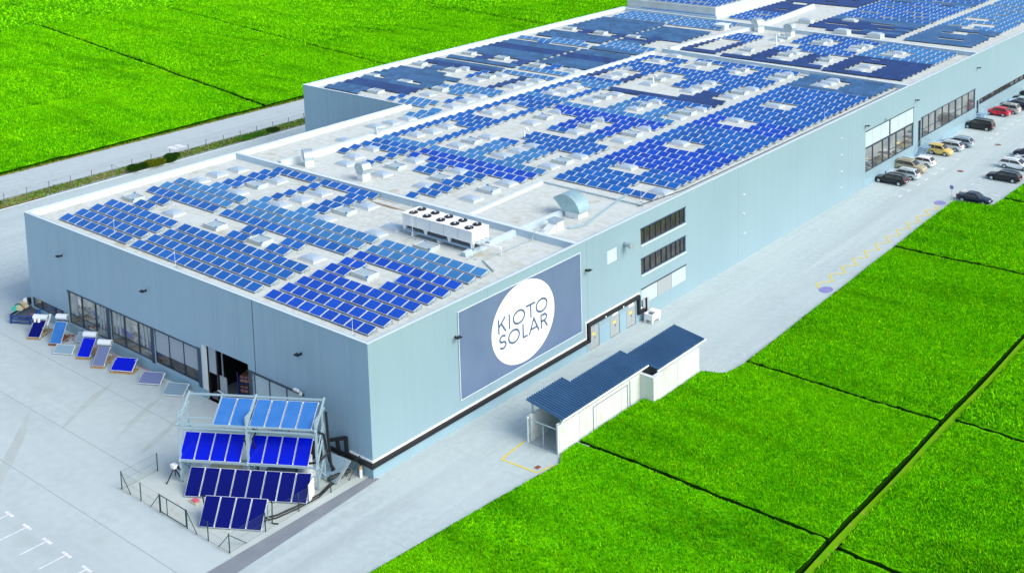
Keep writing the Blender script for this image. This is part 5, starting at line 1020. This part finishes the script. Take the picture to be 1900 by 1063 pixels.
g = MB(); a = (-9.8-o0.x, -13.2-o0.y); c = (-6.4-o0.x, -13.2-o0.y)
for z in (.12, 1.5): g.bar((a[0], a[1], z), (c[0], c[1], z), .05, 'fence_green')
for x in (a[0], -8.9-o0.x, c[0]): g.bar((x, a[1], .12), (x, a[1], 1.5), .05, 'fence_green')
g.poly([(a[0], a[1]+.01, .12), (c[0], a[1]+.01, .12), (c[0], a[1]+.01, 1.5), (a[0], a[1]+.01, 1.5)], 'wire_mesh'); g.build('gate', t)
# verge fence by the road
fence('wire_fence', 'long thin-posted wire fence along the weedy strip beside the country road', [(-94.3, y) for y in [-10+3.3*i for i in range(38)]], 1.75, 'fence_grey', 'wire_mesh', [(-94.3, 33.0, -94.3, 35.2)], post_r=.055)

# ================================================================ YARD EXHIBITS
UA = R(28)
def pallet(t, x0, y0, L, D, z=0, m='wood'):
    b = MB()
    for y in (0, D/2-.05, D-.1): b.box(x0, y0+y, z+.02, x0+L, y0+y+.1, z+.12, m)
    for i in range(int(L/.19)): b.box(x0+i*.19, y0, z+.121, x0+i*.19+.14, y0+D, z+.15, m)
    b.build('pallet', t)
def thermosiphon(label, x, y, w_, face, tank=1.0, th=1.9, wood='wood', extra=None):
    t = thing('solar_water_heater', label, 'solar heater', (x, y, .004), UA, 'solar water heaters with white tanks in the front yard')
    pallet(t, -.05, -.1, w_+.1, 2.5, 0, wood)
    L = 2.15; collector(t, 0, w_, .0, .22, 1.35, .22+th*.72, face)
    b = MB()
    for u in (.12, w_-.12): b.bar((u, 1.95, .15), (u, 1.4, th), .06, 'galv'); b.bar((u, .0, .18), (u, 2.0, .18), .06, 'galv'); b.bar((u, 1.95, .15), (u, .7, 1.0), .04, 'galv')
    b.bar((.1, 1.45, th-.28), (w_-.1, 1.45, th-.28), .22, 'crate_blue' if face == 'coll_c' else 'alu_dark', .10); b.build('stand', t)
    b = MB(); b.tube((w_/2-tank*.72, 1.55, th), (w_/2+tank*.72, 1.55, th), .30, 'tank_white', 18)
    for s in (-1, 1): b.tube((w_/2+s*tank*.72, 1.55, th), (w_/2+s*(tank*.72+.05), 1.55, th), .24, 'galv', 16)
    b.build('tank', t, smooth=False)
    return t
t = thermosiphon('dark blue water heater with white tank and pale side rails, leftmost on its pallet', -49.2, -3.6, 1.45, 'coll_a', 1.15, 1.75)
b = MB(); b.tube((.2, 1.2, 1.35), (.2, 1.2, 1.75), .12, 'banner_white'); b.tube((.65, 1.2, 1.35), (.65, 1.2, 1.6), .14, 'banner_white'); b.bar((1.55, 1.3, 1.0), (1.6, 1.9, 2.0), .14, 'banner_white'); b.build('expansion_vessel', t)
thermosiphon('light blue water heater with white tank, tallest, second from left on a reddish pallet', -45.85, -3.0, 1.35, 'coll_b', .85, 2.45, 'wood_red')
thermosiphon('bright blue water heater with white tank, third from left on its pallet', -40.6, -2.95, 1.45, 'coll_c', 1.0, 1.9)
thermosiphon('dusky slate water heater with white tank, rightmost of the four on its pallet', -37.5, -3.1, 1.35, 'coll_d', 1.0, 1.95)
def flat_coll(label, x, y, w_, d, h0, h1, face, pal=False, slats=False, patch=False):
    t = thing('flat_collector', label, 'collector panel', (x, y, .004), UA, 'flat collectors propped up in the front yard')
    z = 0
    if pal: pallet(t, -.05, 0, w_+.15, d*.98, 0, 'wood'); z = .16
    collector(t, 0, w_, 0, z+h0+.1, d, z+h1, face, frame='banner_white')
    b = MB(); b.box(.1, d-.25, z, .2, d-.15, z+h1-.08, 'galv'); b.box(w_-.2, d-.25, z, w_-.1, d-.15, z+h1-.08, 'galv'); b.box(.1, .1, z, .2, .2, z+h0+.06, 'galv'); b.box(w_-.2, .1, z, w_-.1, .2, z+h0+.06, 'galv'); b.build('leg', t)
    a = math.atan2(h1-h0-.1, d)
    if slats:
        b = MB()
        for i in range(1, 6): yy = d*i/6; b.box(.1, yy-.015, z+h0+.115+yy*math.tan(a), w_-.1, yy+.015, z+h0+.125+yy*math.tan(a), 'alu_dark')
        b.build('slat', t)
    if patch:
        px = .1 if patch == 'l' else w_-.6
        b = MB(); b.bar((px, .15, z+h0+.18), (px+.45, .15, z+h0+.18), .03, 'alu'); b.bar((px, .55, z+h0+.18+.4*math.tan(a)), (px+.45, .55, z+h0+.18+.4*math.tan(a)), .03, 'alu'); b.bar((px, .15, z+h0+.18), (px, .55, z+h0+.18+.4*math.tan(a)), .03, 'alu'); b.bar((px+.45, .15, z+h0+.18), (px+.45, .55, z+h0+.18+.4*math.tan(a)), .03, 'alu'); b.build('corner_patch', t)
    return t
flat_coll('pale grey-blue tilted collector low in front, between second and third water heaters', -43.5, -3.9, 2.15, .75, .04, .78, 'coll_e')
flat_coll('small flat collector half hidden behind the third water heater, by the wall', -44.1, -1.2, .9, .8, .1, .9, 'coll_e')
flat_coll('bright blue flat collector with white glare streaks on a pallet, right of the heaters', -34.9, -2.65, 2.35, 1.15, .05, .98, 'coll_c', pal=True, patch='l')
flat_coll('violet-blue tilted collector on the ground, second from the right in the yard row', -30.5, -2.4, 2.35, 1.05, .08, .88, 'coll_d', patch='r')
flat_coll('grey tilted collector with dark slats, rightmost in the yard row by the dark door', -26.65, -2.3, 2.2, 1.25, .05, .76, 'coll_e', slats=True)
b = MB(); b.path([(-45.6, -.4, .05), (-45.2, -.9, .05), (-44.4, -.9, .05), (-43.7, -.3, .05), (-41, -.2, .05), (-38, -.25, .05), (-33, -.15, .05), (-31, -.3, .05), (-30.0, .0, .05)], .035, 'pink', 5)
tag(b.build('hose'), 'thin red hose running along the wall foot behind the yard collectors', 'hose')
# steel stillage with gear on top
t = thing('steel_stillage', 'low dark blue steel stillage cart at the far left corner of the hall', 'stillage', (-54.4, -2.7, .004), UA)
b = MB()
for x in (0, 2.3):
    for y in (0, 3.2): b.box(x-.07, y-.07, 0, x+.07, y+.07, 1.0, 'crate_blue')
for z in (.2, .55, .9):
    for y in (0, 3.2): b.bar((0, y, z), (2.3, y, z), .09, 'crate_blue')
    for x in (0, 2.3): b.bar((x, 0, z), (x, 3.2, z), .09, 'crate_blue')
b.build('frame', t); b = MB(); b.box(.06, .06, .22, 2.24, 3.14, .30, 'galv'); b.box(.06, .06, .68, 1.9, 3.14, .74, 'alu_dark'); b.bar((.0, .1, .95), (.3, 3.3, 1.02), .16, 'black'); b.bar((2.2, .4, .75), (2.25, 2.6, .75), .2, 'hinge_blue'); b.bar((2.2, .3, .9), (2.22, .8, .9), .14, 'pink'); b.build('shelf', t)
rr = random.Random(3); b = MB()
for k in range(11):
    x, y = rr.uniform(-.5, .3), rr.uniform(1.2, 3.4); s = rr.uniform(.25, .45); m = ['beige_cloth', 'cyan_cloth', 'black', 'banner_white', 'beige_cloth'][k % 5]; z = 1.0+rr.uniform(0, .35)
    b.loft([[(x-s, y-s*.7, z-.15), (x+s*.8, y-s, z-.15), (x+s, y+s*.6, z-.12), (x-s*.7, y+s, z-.1)], [(x-s*.5, y-s*.4, z+.28), (x+s*.4, y-s*.5, z+.3), (x+s*.5, y+s*.3, z+.25), (x-s*.4, y+s*.5, z+.27)]], m)
b2 = b.build('material_pile', loc=(-54.4, -2.7, .004), rz=UA); tag(b2, 'untidy pile of green, beige and black bundles on top of the blue stillage', 'pile')
# racks of rolls inside the loading door
def crate(label, x, y, rz, rolls, n=2):
    t = thing('steel_crate', label, 'crate', (x, y, .012), rz, 'blue steel crates stacked inside the loading door')
    b = MB()
    for xx in (0, 1.5):
        for yy in (0, 1.9): b.box(xx-.05, yy-.05, 0, xx+.05, yy+.05, 1.0*n+.2, 'crate_blue')
    for k in range(n):
        for z in (.12+k*1.0, .62+k*1.0):
            for yy in (0, 1.9): b.bar((0, yy, z), (1.5, yy, z), .07, 'crate_blue')
            for xx in (0, 1.5): b.bar((xx, 0, z), (xx, 1.9, z), .07, 'crate_blue')
        b.box(.05, .05, .1+k*1.0, 1.45, 1.85, .16+k*1.0, 'alu_dark')
    b.build('frame', t)
    b = MB()
    for k in range(n):
        for i in range(3 if k == n-1 else 2): b.box(.12+i*.45, .15, .18+k*1.0, .50+i*.45, 1.75, .80+k*1.0, 'copper' if rolls else 'alu_dark')
    b.build('load', t)
crate('blue two-tier crate holding copper-pink packs, frontmost in the loading door', -21.0, 2.2, R(20), True)
crate('dark crate behind the copper one, grey load, in the loading door', -18.3, 3.9, R(20), False)

# ================================================================ SHED OPPOSITE THE BANNER
t = thing('storage_shed', 'long low concrete shed with stepped dark blue corrugated roof opposite the banner', 'shed', (0, 0, 0))
b = MB()
b.box(9.50, 11.9, 0, 9.85, 23.86, 2.55, 'concrete'); b.box(9.86, 23.5, 0, 11.36, 23.86, 2.5, 'concrete'); b.box(11.0, 23.87, 0, 11.36, 31.1, 2.5, 'concrete')
b.box(6.4, 12.0, 0, 6.62, 24, 2.4, 'concrete'); b.box(7.6, 24.05, 0, 7.8, 31.1, 2.4, 'concrete'); b.box(7.81, 30.85, 0, 10.99, 31.1, 2.5, 'concrete')
for y in (14.6, 17.0, 20.6): b.box(9.851, y, .1, 9.857, y+.03, 2.5, 'joint')
b.box(11.361, 27.4, .1, 11.367, 27.43, 2.5, 'joint')
b.build('wall', t)
b = MB(); b.bar((9.9, 16.5, 2.25), (9.9, 21.6, 2.25), .05, 'joint'); b.bar((9.9, 16.5, .1), (9.9, 16.5, 2.25), .04, 'joint'); b.box(9.86, 21.5, .02, 9.92, 21.58, 2.3, 'galv'); b.box(9.86, 21.85, .02, 9.93, 21.93, 2.45, 'galv'); b.build('sliding_door', t)
def corr(x0, z0, x1, z1, y0, y1, pitch=.30):
    b = MB(); n = int((y1-y0)/pitch); pitch = (y1-y0)/n
    prof = []
    for i in range(n):
        ya = y0+i*pitch; prof += [(ya, 0), (ya+pitch*.42, 0), (ya+pitch*.55, .11), (ya+pitch*.87, .11)]
    prof.append((y0+n*pitch, 0))
    V = [(x0, y, z0+h) for y, h in prof]+[(x1, y, z1+h) for y, h in prof]; k = len(prof)
    V += [(x0, y, z0-.05) for y, h in prof]+[(x1, y, z1-.05) for y, h in prof]
    F = [(i, i+1, k+i+1, k+i) for i in range(k-1)]+[(2*k+i, 3*k+i, 3*k+i+1, 2*k+i+1) for i in range(k-1)]+[(i, 2*k+i, 2*k+i+1, i+1) for i in range(k-1)]+[(k+i, k+i+1, 3*k+i+1, 3*k+i) for i in range(k-1)]
    b.faces(V, F, 'shed_roof'); return b.build('roof', t)
corr(5.9, 3.5, 9.93, 2.93, 12.25, 17.15); corr(6.8, 3.38, 9.93, 2.93, 17.16, 24.66); corr(7.57, 3.27, 11.05, 2.77, 24.67, 32.5)
b = MB()
b.tube((10.0, 12.2, 2.85), (10.0, 24.68, 2.85), .07, 'banner_white', 8); b.tube((11.12, 24.5, 2.68), (11.12, 32.7, 2.68), .07, 'banner_white', 8); b.path([(10.0, 12.25, 2.8), (9.95, 12.0, 2.55), (9.8, 11.85, 2.45), (9.8, 11.8, .1)], .055, 'banner_white', 8)
b.build('gutter', t)
b = MB()
for x, y, z in ((6.5, 12.4, 3.35), (9.65, 12.4, 2.9), (9.65, 18, 2.88), (7.0, 18, 3.3), (9.65, 23.4, 2.88), (10.8, 25.0, 2.75), (10.8, 30.8, 2.75), (7.9, 30.8, 3.15), (7.9, 25.2, 3.15)): b.bar((x, y, 0), (x, y, z), .12, 'steel')
b.bar((6.3, 12.4, 3.36), (9.8, 12.4, 2.87), .12, 'steel'); b.bar((6.9, 24, 3.3), (9.8, 24, 2.87), .12, 'steel'); b.build('post', t)
b = MB(); A_ = (6.55, 11.8); C_ = (9.72, 11.85)
def gp(f, z): return (A_[0]+(C_[0]-A_[0])*f, A_[1]+(C_[1]-A_[1])*f, z)
for z in (.1, 2.15): b.bar(gp(0, z), gp(1, z), .07, 'galv')
for f in (0, .5, 1): b.bar(gp(f, .05), gp(f, 2.2), .07, 'galv')
b.bar((6.48, 11.78, 0), (6.48, 11.78, 2.35), .11, 'banner_white'); b.bar((9.78, 11.8, 0), (9.78, 11.8, 2.5), .12, 'banner_white')
b.poly([gp(.02, .12), gp(.98, .12), gp(.98, 2.1), gp(.02, 2.1)], 'wire_mesh'); b.build('gate', t)
b = MB(); b.box(7.0, 18.5, 0.012, 9.4, 18.7, 2.8, 'plinth'); b.poly([(6.62, 12, .012), (9.5, 12, .012), (9.5, 23.4, .012), (6.62, 23.4, .012)], 'slab'); b.build('floor', t)
b = MB(); b.box(7.4, 14.6, .02, 8.4, 15.2, .18, 'leaf_green'); tag(b.build('crate', loc=(0, 0, 0)), 'small flat green crate on the floor inside the gated shed', 'crate')

# white bin and post
t = thing('bin_cart', 'white plastic bin on four legs standing against the pale wall', 'bin cart', (.55, 37.3, 0), R(0))
b = MB()
for x in (.08, .95):
    for y in (.08, 1.35): b.loft([[(x-.09, y-.09, 0), (x+.05, y-.09, 0), (x+.05, y+.05, 0), (x-.09, y+.05, 0)], [(x-.09, y-.09, .36), (x+.12, y-.09, .36), (x+.12, y+.10, .36), (x-.09, y+.10, .36)]], 'banner_white')
b.build('leg', t); b = MB(); b.box(0, 0, .36, 1.05, .08, .95, 'banner_white'); b.box(.98, .08, .36, 1.05, 1.5, 1.05, 'banner_white'); b.box(0, .08, .36, .07, 1.5, 1.0, 'banner_white'); b.box(.07, 1.42, .36, .98, 1.5, 1.05, 'banner_white'); b.box(.07, .08, .36, .98, 1.42, .44, 'banner_white'); b.box(.1, .7, .9, .95, 1.4, 1.12, 'banner_white'); b.box(.12, .1, .45, .95, .7, .8, 'galv'); b.build('tub', t)
b = MB(); b.box(-.42, .35, .9, -.36, 1.4, 2.2, 'blind'); b.build('back_board', t)
b = MB(); b.bar((.25, 38.15, 0), (.25, 38.15, 2.3), .16, 'black'); b.box(.05, 37.7, 0, .2, 37.95, 1.6, 'galv'); tag(b.build('riser_pipe'), 'dark vertical riser pipe on the wall behind the white bin', 'pipe')

# stairs at the doors
def stairs(label, x, y, hgt):
    t = thing('entrance_stairs', label, 'stairs', (x, y, 0), 0, 'metal stairs up to the car park doors'); n = 6
    b = MB()
    for i in range(n): b.box(.05, -.2-i*.32-.30, hgt*(1-(i+1)/(n+1))-.05, 1.25, -.2-i*.32, hgt*(1-(i+1)/(n+1)), 'crate_steel')
    b.build('tread', t); b = MB(); b.box(.03, -.2, hgt-.08, 1.3, 1.3, hgt, 'crate_steel')
    for x0 in (.08, 1.24): b.bar((x0, -.2-n*.32, 0), (x0, -.1, hgt-.05), .06, 'crate_steel')
    for x0, y0 in ((.1, 1.2), (1.2, 1.2), (1.2, -.1)): b.bar((x0, y0, 0), (x0, y0, hgt), .07, 'crate_steel')
    b.build('landing', t); b = MB()
    for y0 in (1.25, .5, -.15): b.bar((1.27, y0, hgt), (1.27, y0, hgt+1.0), .045, 'crate_steel')
    b.bar((1.27, 1.25, hgt+1), (1.27, -.15, hgt+1), .045, 'crate_steel'); b.bar((.05, 1.27, hgt+1), (1.27, 1.27, hgt+1), .045, 'crate_steel'); b.bar((1.27, -.15, hgt+1), (1.27, -.2-n*.32, 1.0), .045, 'crate_steel'); b.bar((1.27, -.2-n*.32, 0), (1.27, -.2-n*.32, 1.0), .045, 'crate_steel'); b.bar((.1, -.2-n*.32, 0), (.1, -.2-n*.32, 1.0), .045, 'crate_steel'); b.bar((.1, -.2-n*.32, 1.0), (.1, -.15, hgt+1), .045, 'crate_steel')
    b.build('railing', t)
stairs('grey metal stairs to the door between the two big window bands', .05, 110.1, 1.3); stairs('grey metal stairs to the far door behind the black van', .05, 134.0, 1.2)
t = thing('road_sign', 'small round blue sign on a thin post at the corner of the crop field', 'road sign', (11.9, 92.6, 0))
b = MB(); b.tube((0, 0, 0), (0, 0, 2.1), .035, 'galv', 8); b.build('post', t); b = MB(); b.tube((0, -.03, 1.9), (0, -.055, 1.9), .28, 'paint_blue', 18); b.build('sign_face', t)

# ================================================================ CARS
def smoothprof(pts, n):
    xs = [p[0] for p in pts]; return lambda x: float(np.interp(x, xs, [p[1] for p in pts]))
TYPES = {  # length, width, roof height, bonnet, cowl x, roof start, roof end, tail x, tail/deck height, kind   (x from the nose)
    'wagon': dict(L=4.65, W=1.78, top=1.46, hood=[(0, .55), (.12, .72), (.5, .80), (1.25, .93)], ws=(1.25, 2.0), rf=(2.0, 4.15), rw=(4.15, 4.6), tail=.92),
    'hatch': dict(L=4.05, W=1.74, top=1.47, hood=[(0, .55), (.12, .74), (.45, .84), (1.05, .96)], ws=(1.05, 1.75), rf=(1.75, 3.45), rw=(3.45, 3.95), tail=.95),
    'sedan': dict(L=4.5, W=1.74, top=1.38, hood=[(0, .52), (.12, .68), (.5, .78), (1.3, .88)], ws=(1.3, 1.95), rf=(1.95, 3.05), rw=(3.05, 3.65), tail=.92),
    'suv': dict(L=4.5, W=1.85, top=1.68, hood=[(0, .65), (.12, .88), (.5, 1.0), (1.15, 1.08)], ws=(1.15, 1.85), rf=(1.85, 4.0), rw=(4.0, 4.4), tail=1.08),
    'mpv': dict(L=4.8, W=1.88, top=1.72, hood=[(0, .6), (.12, .85), (.5, .98), (1.0, 1.08)], ws=(1.0, 1.85), rf=(1.85, 4.45), rw=(4.45, 4.75), tail=1.05),
    'van': dict(L=3.7, W=1.68, top=1.60, hood=[(0, .6), (.1, .82), (.4, .92), (.8, 1.02)], ws=(.8, 1.45), rf=(1.45, 3.35), rw=(3.35, 3.65), tail=1.0)}
def car(label, kind, paint, x, y, rz, z=0.0):
    q = TYPES[kind]; L, W_, T = q['L'], q['W'], q['top']; hw = W_/2
    t = thing('parked_car', label, 'car', (x, y, z), rz, 'cars parked by the long wall')
    belt = q['hood'][-1][1]; wsx, rwx = q['ws'], q['rw']
    topz = lambda X: float(np.interp(X, [p[0] for p in q['hood']]+[q['rw'][1], L-.04, L], [p[1] for p in q['hood']]+[q['tail'], q['tail']-.04, q['tail']-.25]))
    wx = (.82, L-.86)
    b = MB(); xs = sorted(set([0, .05, .15, .35, wx[0]-.36, wx[0]-.22, wx[0], wx[0]+.22, wx[0]+.36, 1.6, 2.1, wx[1]-.36, wx[1]-.22, wx[1], wx[1]+.22, wx[1]+.36, L-.3, L-.12, L-.03, L])); rings = []
    for X in xs:
        e = min(X, L-X); nar = hw*(1-.20*math.exp(-e/.18)); tz = topz(X); bz = .24 if e > .25 else .34
        arch = 0
        for w0 in wx:
            if abs(X-w0) < .37: arch = max(arch, .30+.36*math.sqrt(max(0, 1-((X-w0)/.37)**2)))
        lz = max(bz, arch)
        rings.append([(X, -nar+.06, lz), (X, -nar, lz+.05 if lz > bz else bz+.08), (X, -nar, max(lz+.08, .60)), (X, -nar+.05, tz-.12), (X, -nar+.20, tz-.01), (X, 0, tz+.02), (X, nar-.20, tz-.01), (X, nar-.05, tz-.12), (X, nar, max(lz+.08, .60)), (X, nar, lz+.05 if lz > bz else bz+.08), (X, nar-.06, lz)])
    b.loft(rings, paint, caps=True)
    # cabin shell
    st = [(wsx[0]-.03, belt-.03, hw-.10), (wsx[0]+(wsx[1]-wsx[0])*.5, (belt+T)/2+.02, hw-.15), (wsx[1], T-.03, hw-.22), ((wsx[1]+rwx[0])/2, T, hw-.22), (rwx[0], T-.05, hw-.23), (rwx[0]+(rwx[1]-rwx[0])*.55, (q['tail']+T)/2, hw-.17), (rwx[1]+.02, q['tail']-.03, hw-.12)]
    rings = []
    for X, zt, wt in st:
        wb = hw-.07; f = (zt-belt)/(T-belt) if zt > belt else 0
        wtop = wb-(wb-(hw-.24))*max(0, f)
        rings.append([(X, -wb, belt-.12), (X, -wtop, zt-.05), (X, -wtop+.10, zt), (X, wtop-.10, zt), (X, wtop, zt-.05), (X, wb, belt-.12)])
    b.loft(rings, paint, caps=True); b.build('body', t)
    # glass, set 6 mm proud of the shell
    def sidew(s):
        g = MB(); n = MB(); wb = hw-.07; k = (wb-(hw-.24))/(T-belt)
        z0, z1 = belt+.02, T-.14
        ya = lambda z: s*(wb-(z-belt)*k*.95+.012)
        a0 = wsx[0]+.22; a1 = wsx[1]+.06; c0 = rwx[1]-.12; c1 = rwx[0]-.02; mid = (a1+c1)/2
        for p, r0, p1, r1 in ((a0, mid-.04, a1, mid-.04), (mid+.04, c0, mid+.04, c1)):
            g.poly([(p, ya(z0), z0), (r0, ya(z0), z0), (r1, ya(z1), z1), (p1, ya(z1), z1)], 'glass')
        g.build('side_window', t)
    sidew(-1); sidew(1)
    def slantw(name, xa, za, xb, zb, wa, wb2, off):
        g = MB(); d = Vector((xb-xa, 0, zb-za)); nrm = Vector((-(zb-za), 0, xb-xa)).normalized()*(off); 
        A_ = Vector((xa, 0, za))+d*.08+nrm; B_ = Vector((xb, 0, zb))-d*.08+nrm
        M_ = Vector((xa, 0, za))+d*.5+nrm*1.0+Vector((0, 0, .035)); wm = (wa+wb2)/2
        g.poly([(A_.x, -wa, A_.z), (A_.x, wa, A_.z), (M_.x, wm, M_.z), (M_.x, -wm, M_.z)], 'glass'); g.poly([(M_.x, -wm, M_.z), (M_.x, wm, M_.z), (B_.x, wb2, B_.z), (B_.x, -wb2, B_.z)], 'glass'); g.build(name, t)
    slantw('windscreen', wsx[0]-.03, belt, wsx[1], T-.03, hw-.18, hw-.30, .02)
    slantw('rear_window', rwx[1]+.02, q['tail'], rwx[0], T-.05, hw-.22, hw-.30, -.02)
    for X in wx:
        for s in (-1, 1):
            y_ = s*(hw-.10); w_ = MB(); w_.tube((X, y_-s*.1, .32), (X, y_+s*.10, .32), .32, 'rubber', 18); wo = w_.build('wheel', t)
            w_ = MB(); w_.tube((X, y_+s*.09, .32), (X, y_+s*.112, .32), .215, 'galv', 14); w_.build('rim', wo)
    for s in (-1, 1):
        g = MB(); g.box(.02, s*(hw-.42)-.17, .60, .10, s*(hw-.42)+.17, .74, 'lamp_clear'); g.build('headlight', t)
        g = MB(); g.box(L-.09, s*(hw-.26)-.12, .68, L+.012, s*(hw-.26)+.12, .92, 'red_lens'); g.build('tail_light', t)
        g = MB(); g.box(wsx[0]+.15, s*(hw+.02)-.07, belt-.02, wsx[0]+.33, s*(hw+.02)+.07, belt+.10, paint); g.build('wing_mirror', t)
    g = MB(); g.box(L-.05, -.26, .50, L+.015, .26, .60, 'banner_white'); g.build('number_plate', t)
    if kind in ('wagon', 'suv', 'mpv'):
        g = MB()
        for s in (-1, 1): g.bar((wsx[1]+.2, s*(hw-.34), T+.04), (rwx[0]-.1, s*(hw-.34), T+.02), .04, 'alu_dark' if paint != 'car_black' else 'galv')
        g.build('roof_rail', t)
    return t
def nose_in(x_front_wheel): return x_front_wheel-.82
cars = [
 ('black estate car nearest the blank wall, nose to the wall', 'wagon', 'car_black', .60, 95.3, 0),
 ('silver estate between the black estate and the beige off-roader', 'wagon', 'car_silver', .95, 98.6, 0),
 ('beige off-roader facing out, third from the near end of the wall row', 'suv', 'car_beige', 3.55, 102.0, 1),
 ('white hatchback right behind the beige off-roader, nose to the wall', 'hatch', 'car_white', 1.0, 105.5, 0),
 ('small yellow high-roofed car facing out beside the first stairs', 'van', 'car_yellow', 3.40, 112.35, 1),
 ('silver estate just beyond the small yellow car', 'wagon', 'car_silver', .80, 115.6, 0),
 ('blue-grey estate, second beyond the small yellow car', 'wagon', 'car_bluegrey', 1.3, 118.5, 0),
 ('big black people carrier alone before the far stairs', 'mpv', 'car_black', .42, 129.6, 0),
 ('bright red hatchback by the wall', 'hatch', 'car_red', .25, 139.7, 0),
 ('grey-silver off-roader just beyond the red hatchback', 'suv', 'car_greysilver', .65, 142.2, 0),
 ('dark navy estate beyond the grey-silver off-roader', 'wagon', 'car_navy', .75, 145.6, 0),
 ('pale silver-blue car beyond the navy estate', 'hatch', 'car_paleblue', 1.2, 148.9, 0),
 ('black low car, second from the far end of the wall row', 'sedan', 'car_black', .8, 151.9, 0),
 ('black off-roader at the far right edge, last in the wall row', 'suv', 'car_black', .9, 155.6, 0),
 ('dark navy saloon alone beside the corner of the crop field', 'sedan', 'car_navy', 16.0, 93.8, 1),
 ('black estate in the right-hand row, nose toward the lane', 'wagon', 'car_black', 13.0, 105.3, 0),
 ('white estate in the right-hand row, behind the black one', 'wagon', 'car_white', 15.6, 111.6, 1),
 ('white hatchback at the picture edge behind the white estate', 'hatch', 'car_white', 13.3, 115.2, 0),
 ('dark navy car, farthest of the right-hand row at the picture edge', 'hatch', 'car_navy', 12.3, 118.4, 0)]
for lb, kd, pt, xw, y, out_ in cars:
    if out_: car(lb, kd, pt, xw+.82, y, math.pi)
    else: car(lb, kd, pt, xw-.82, y, 0)
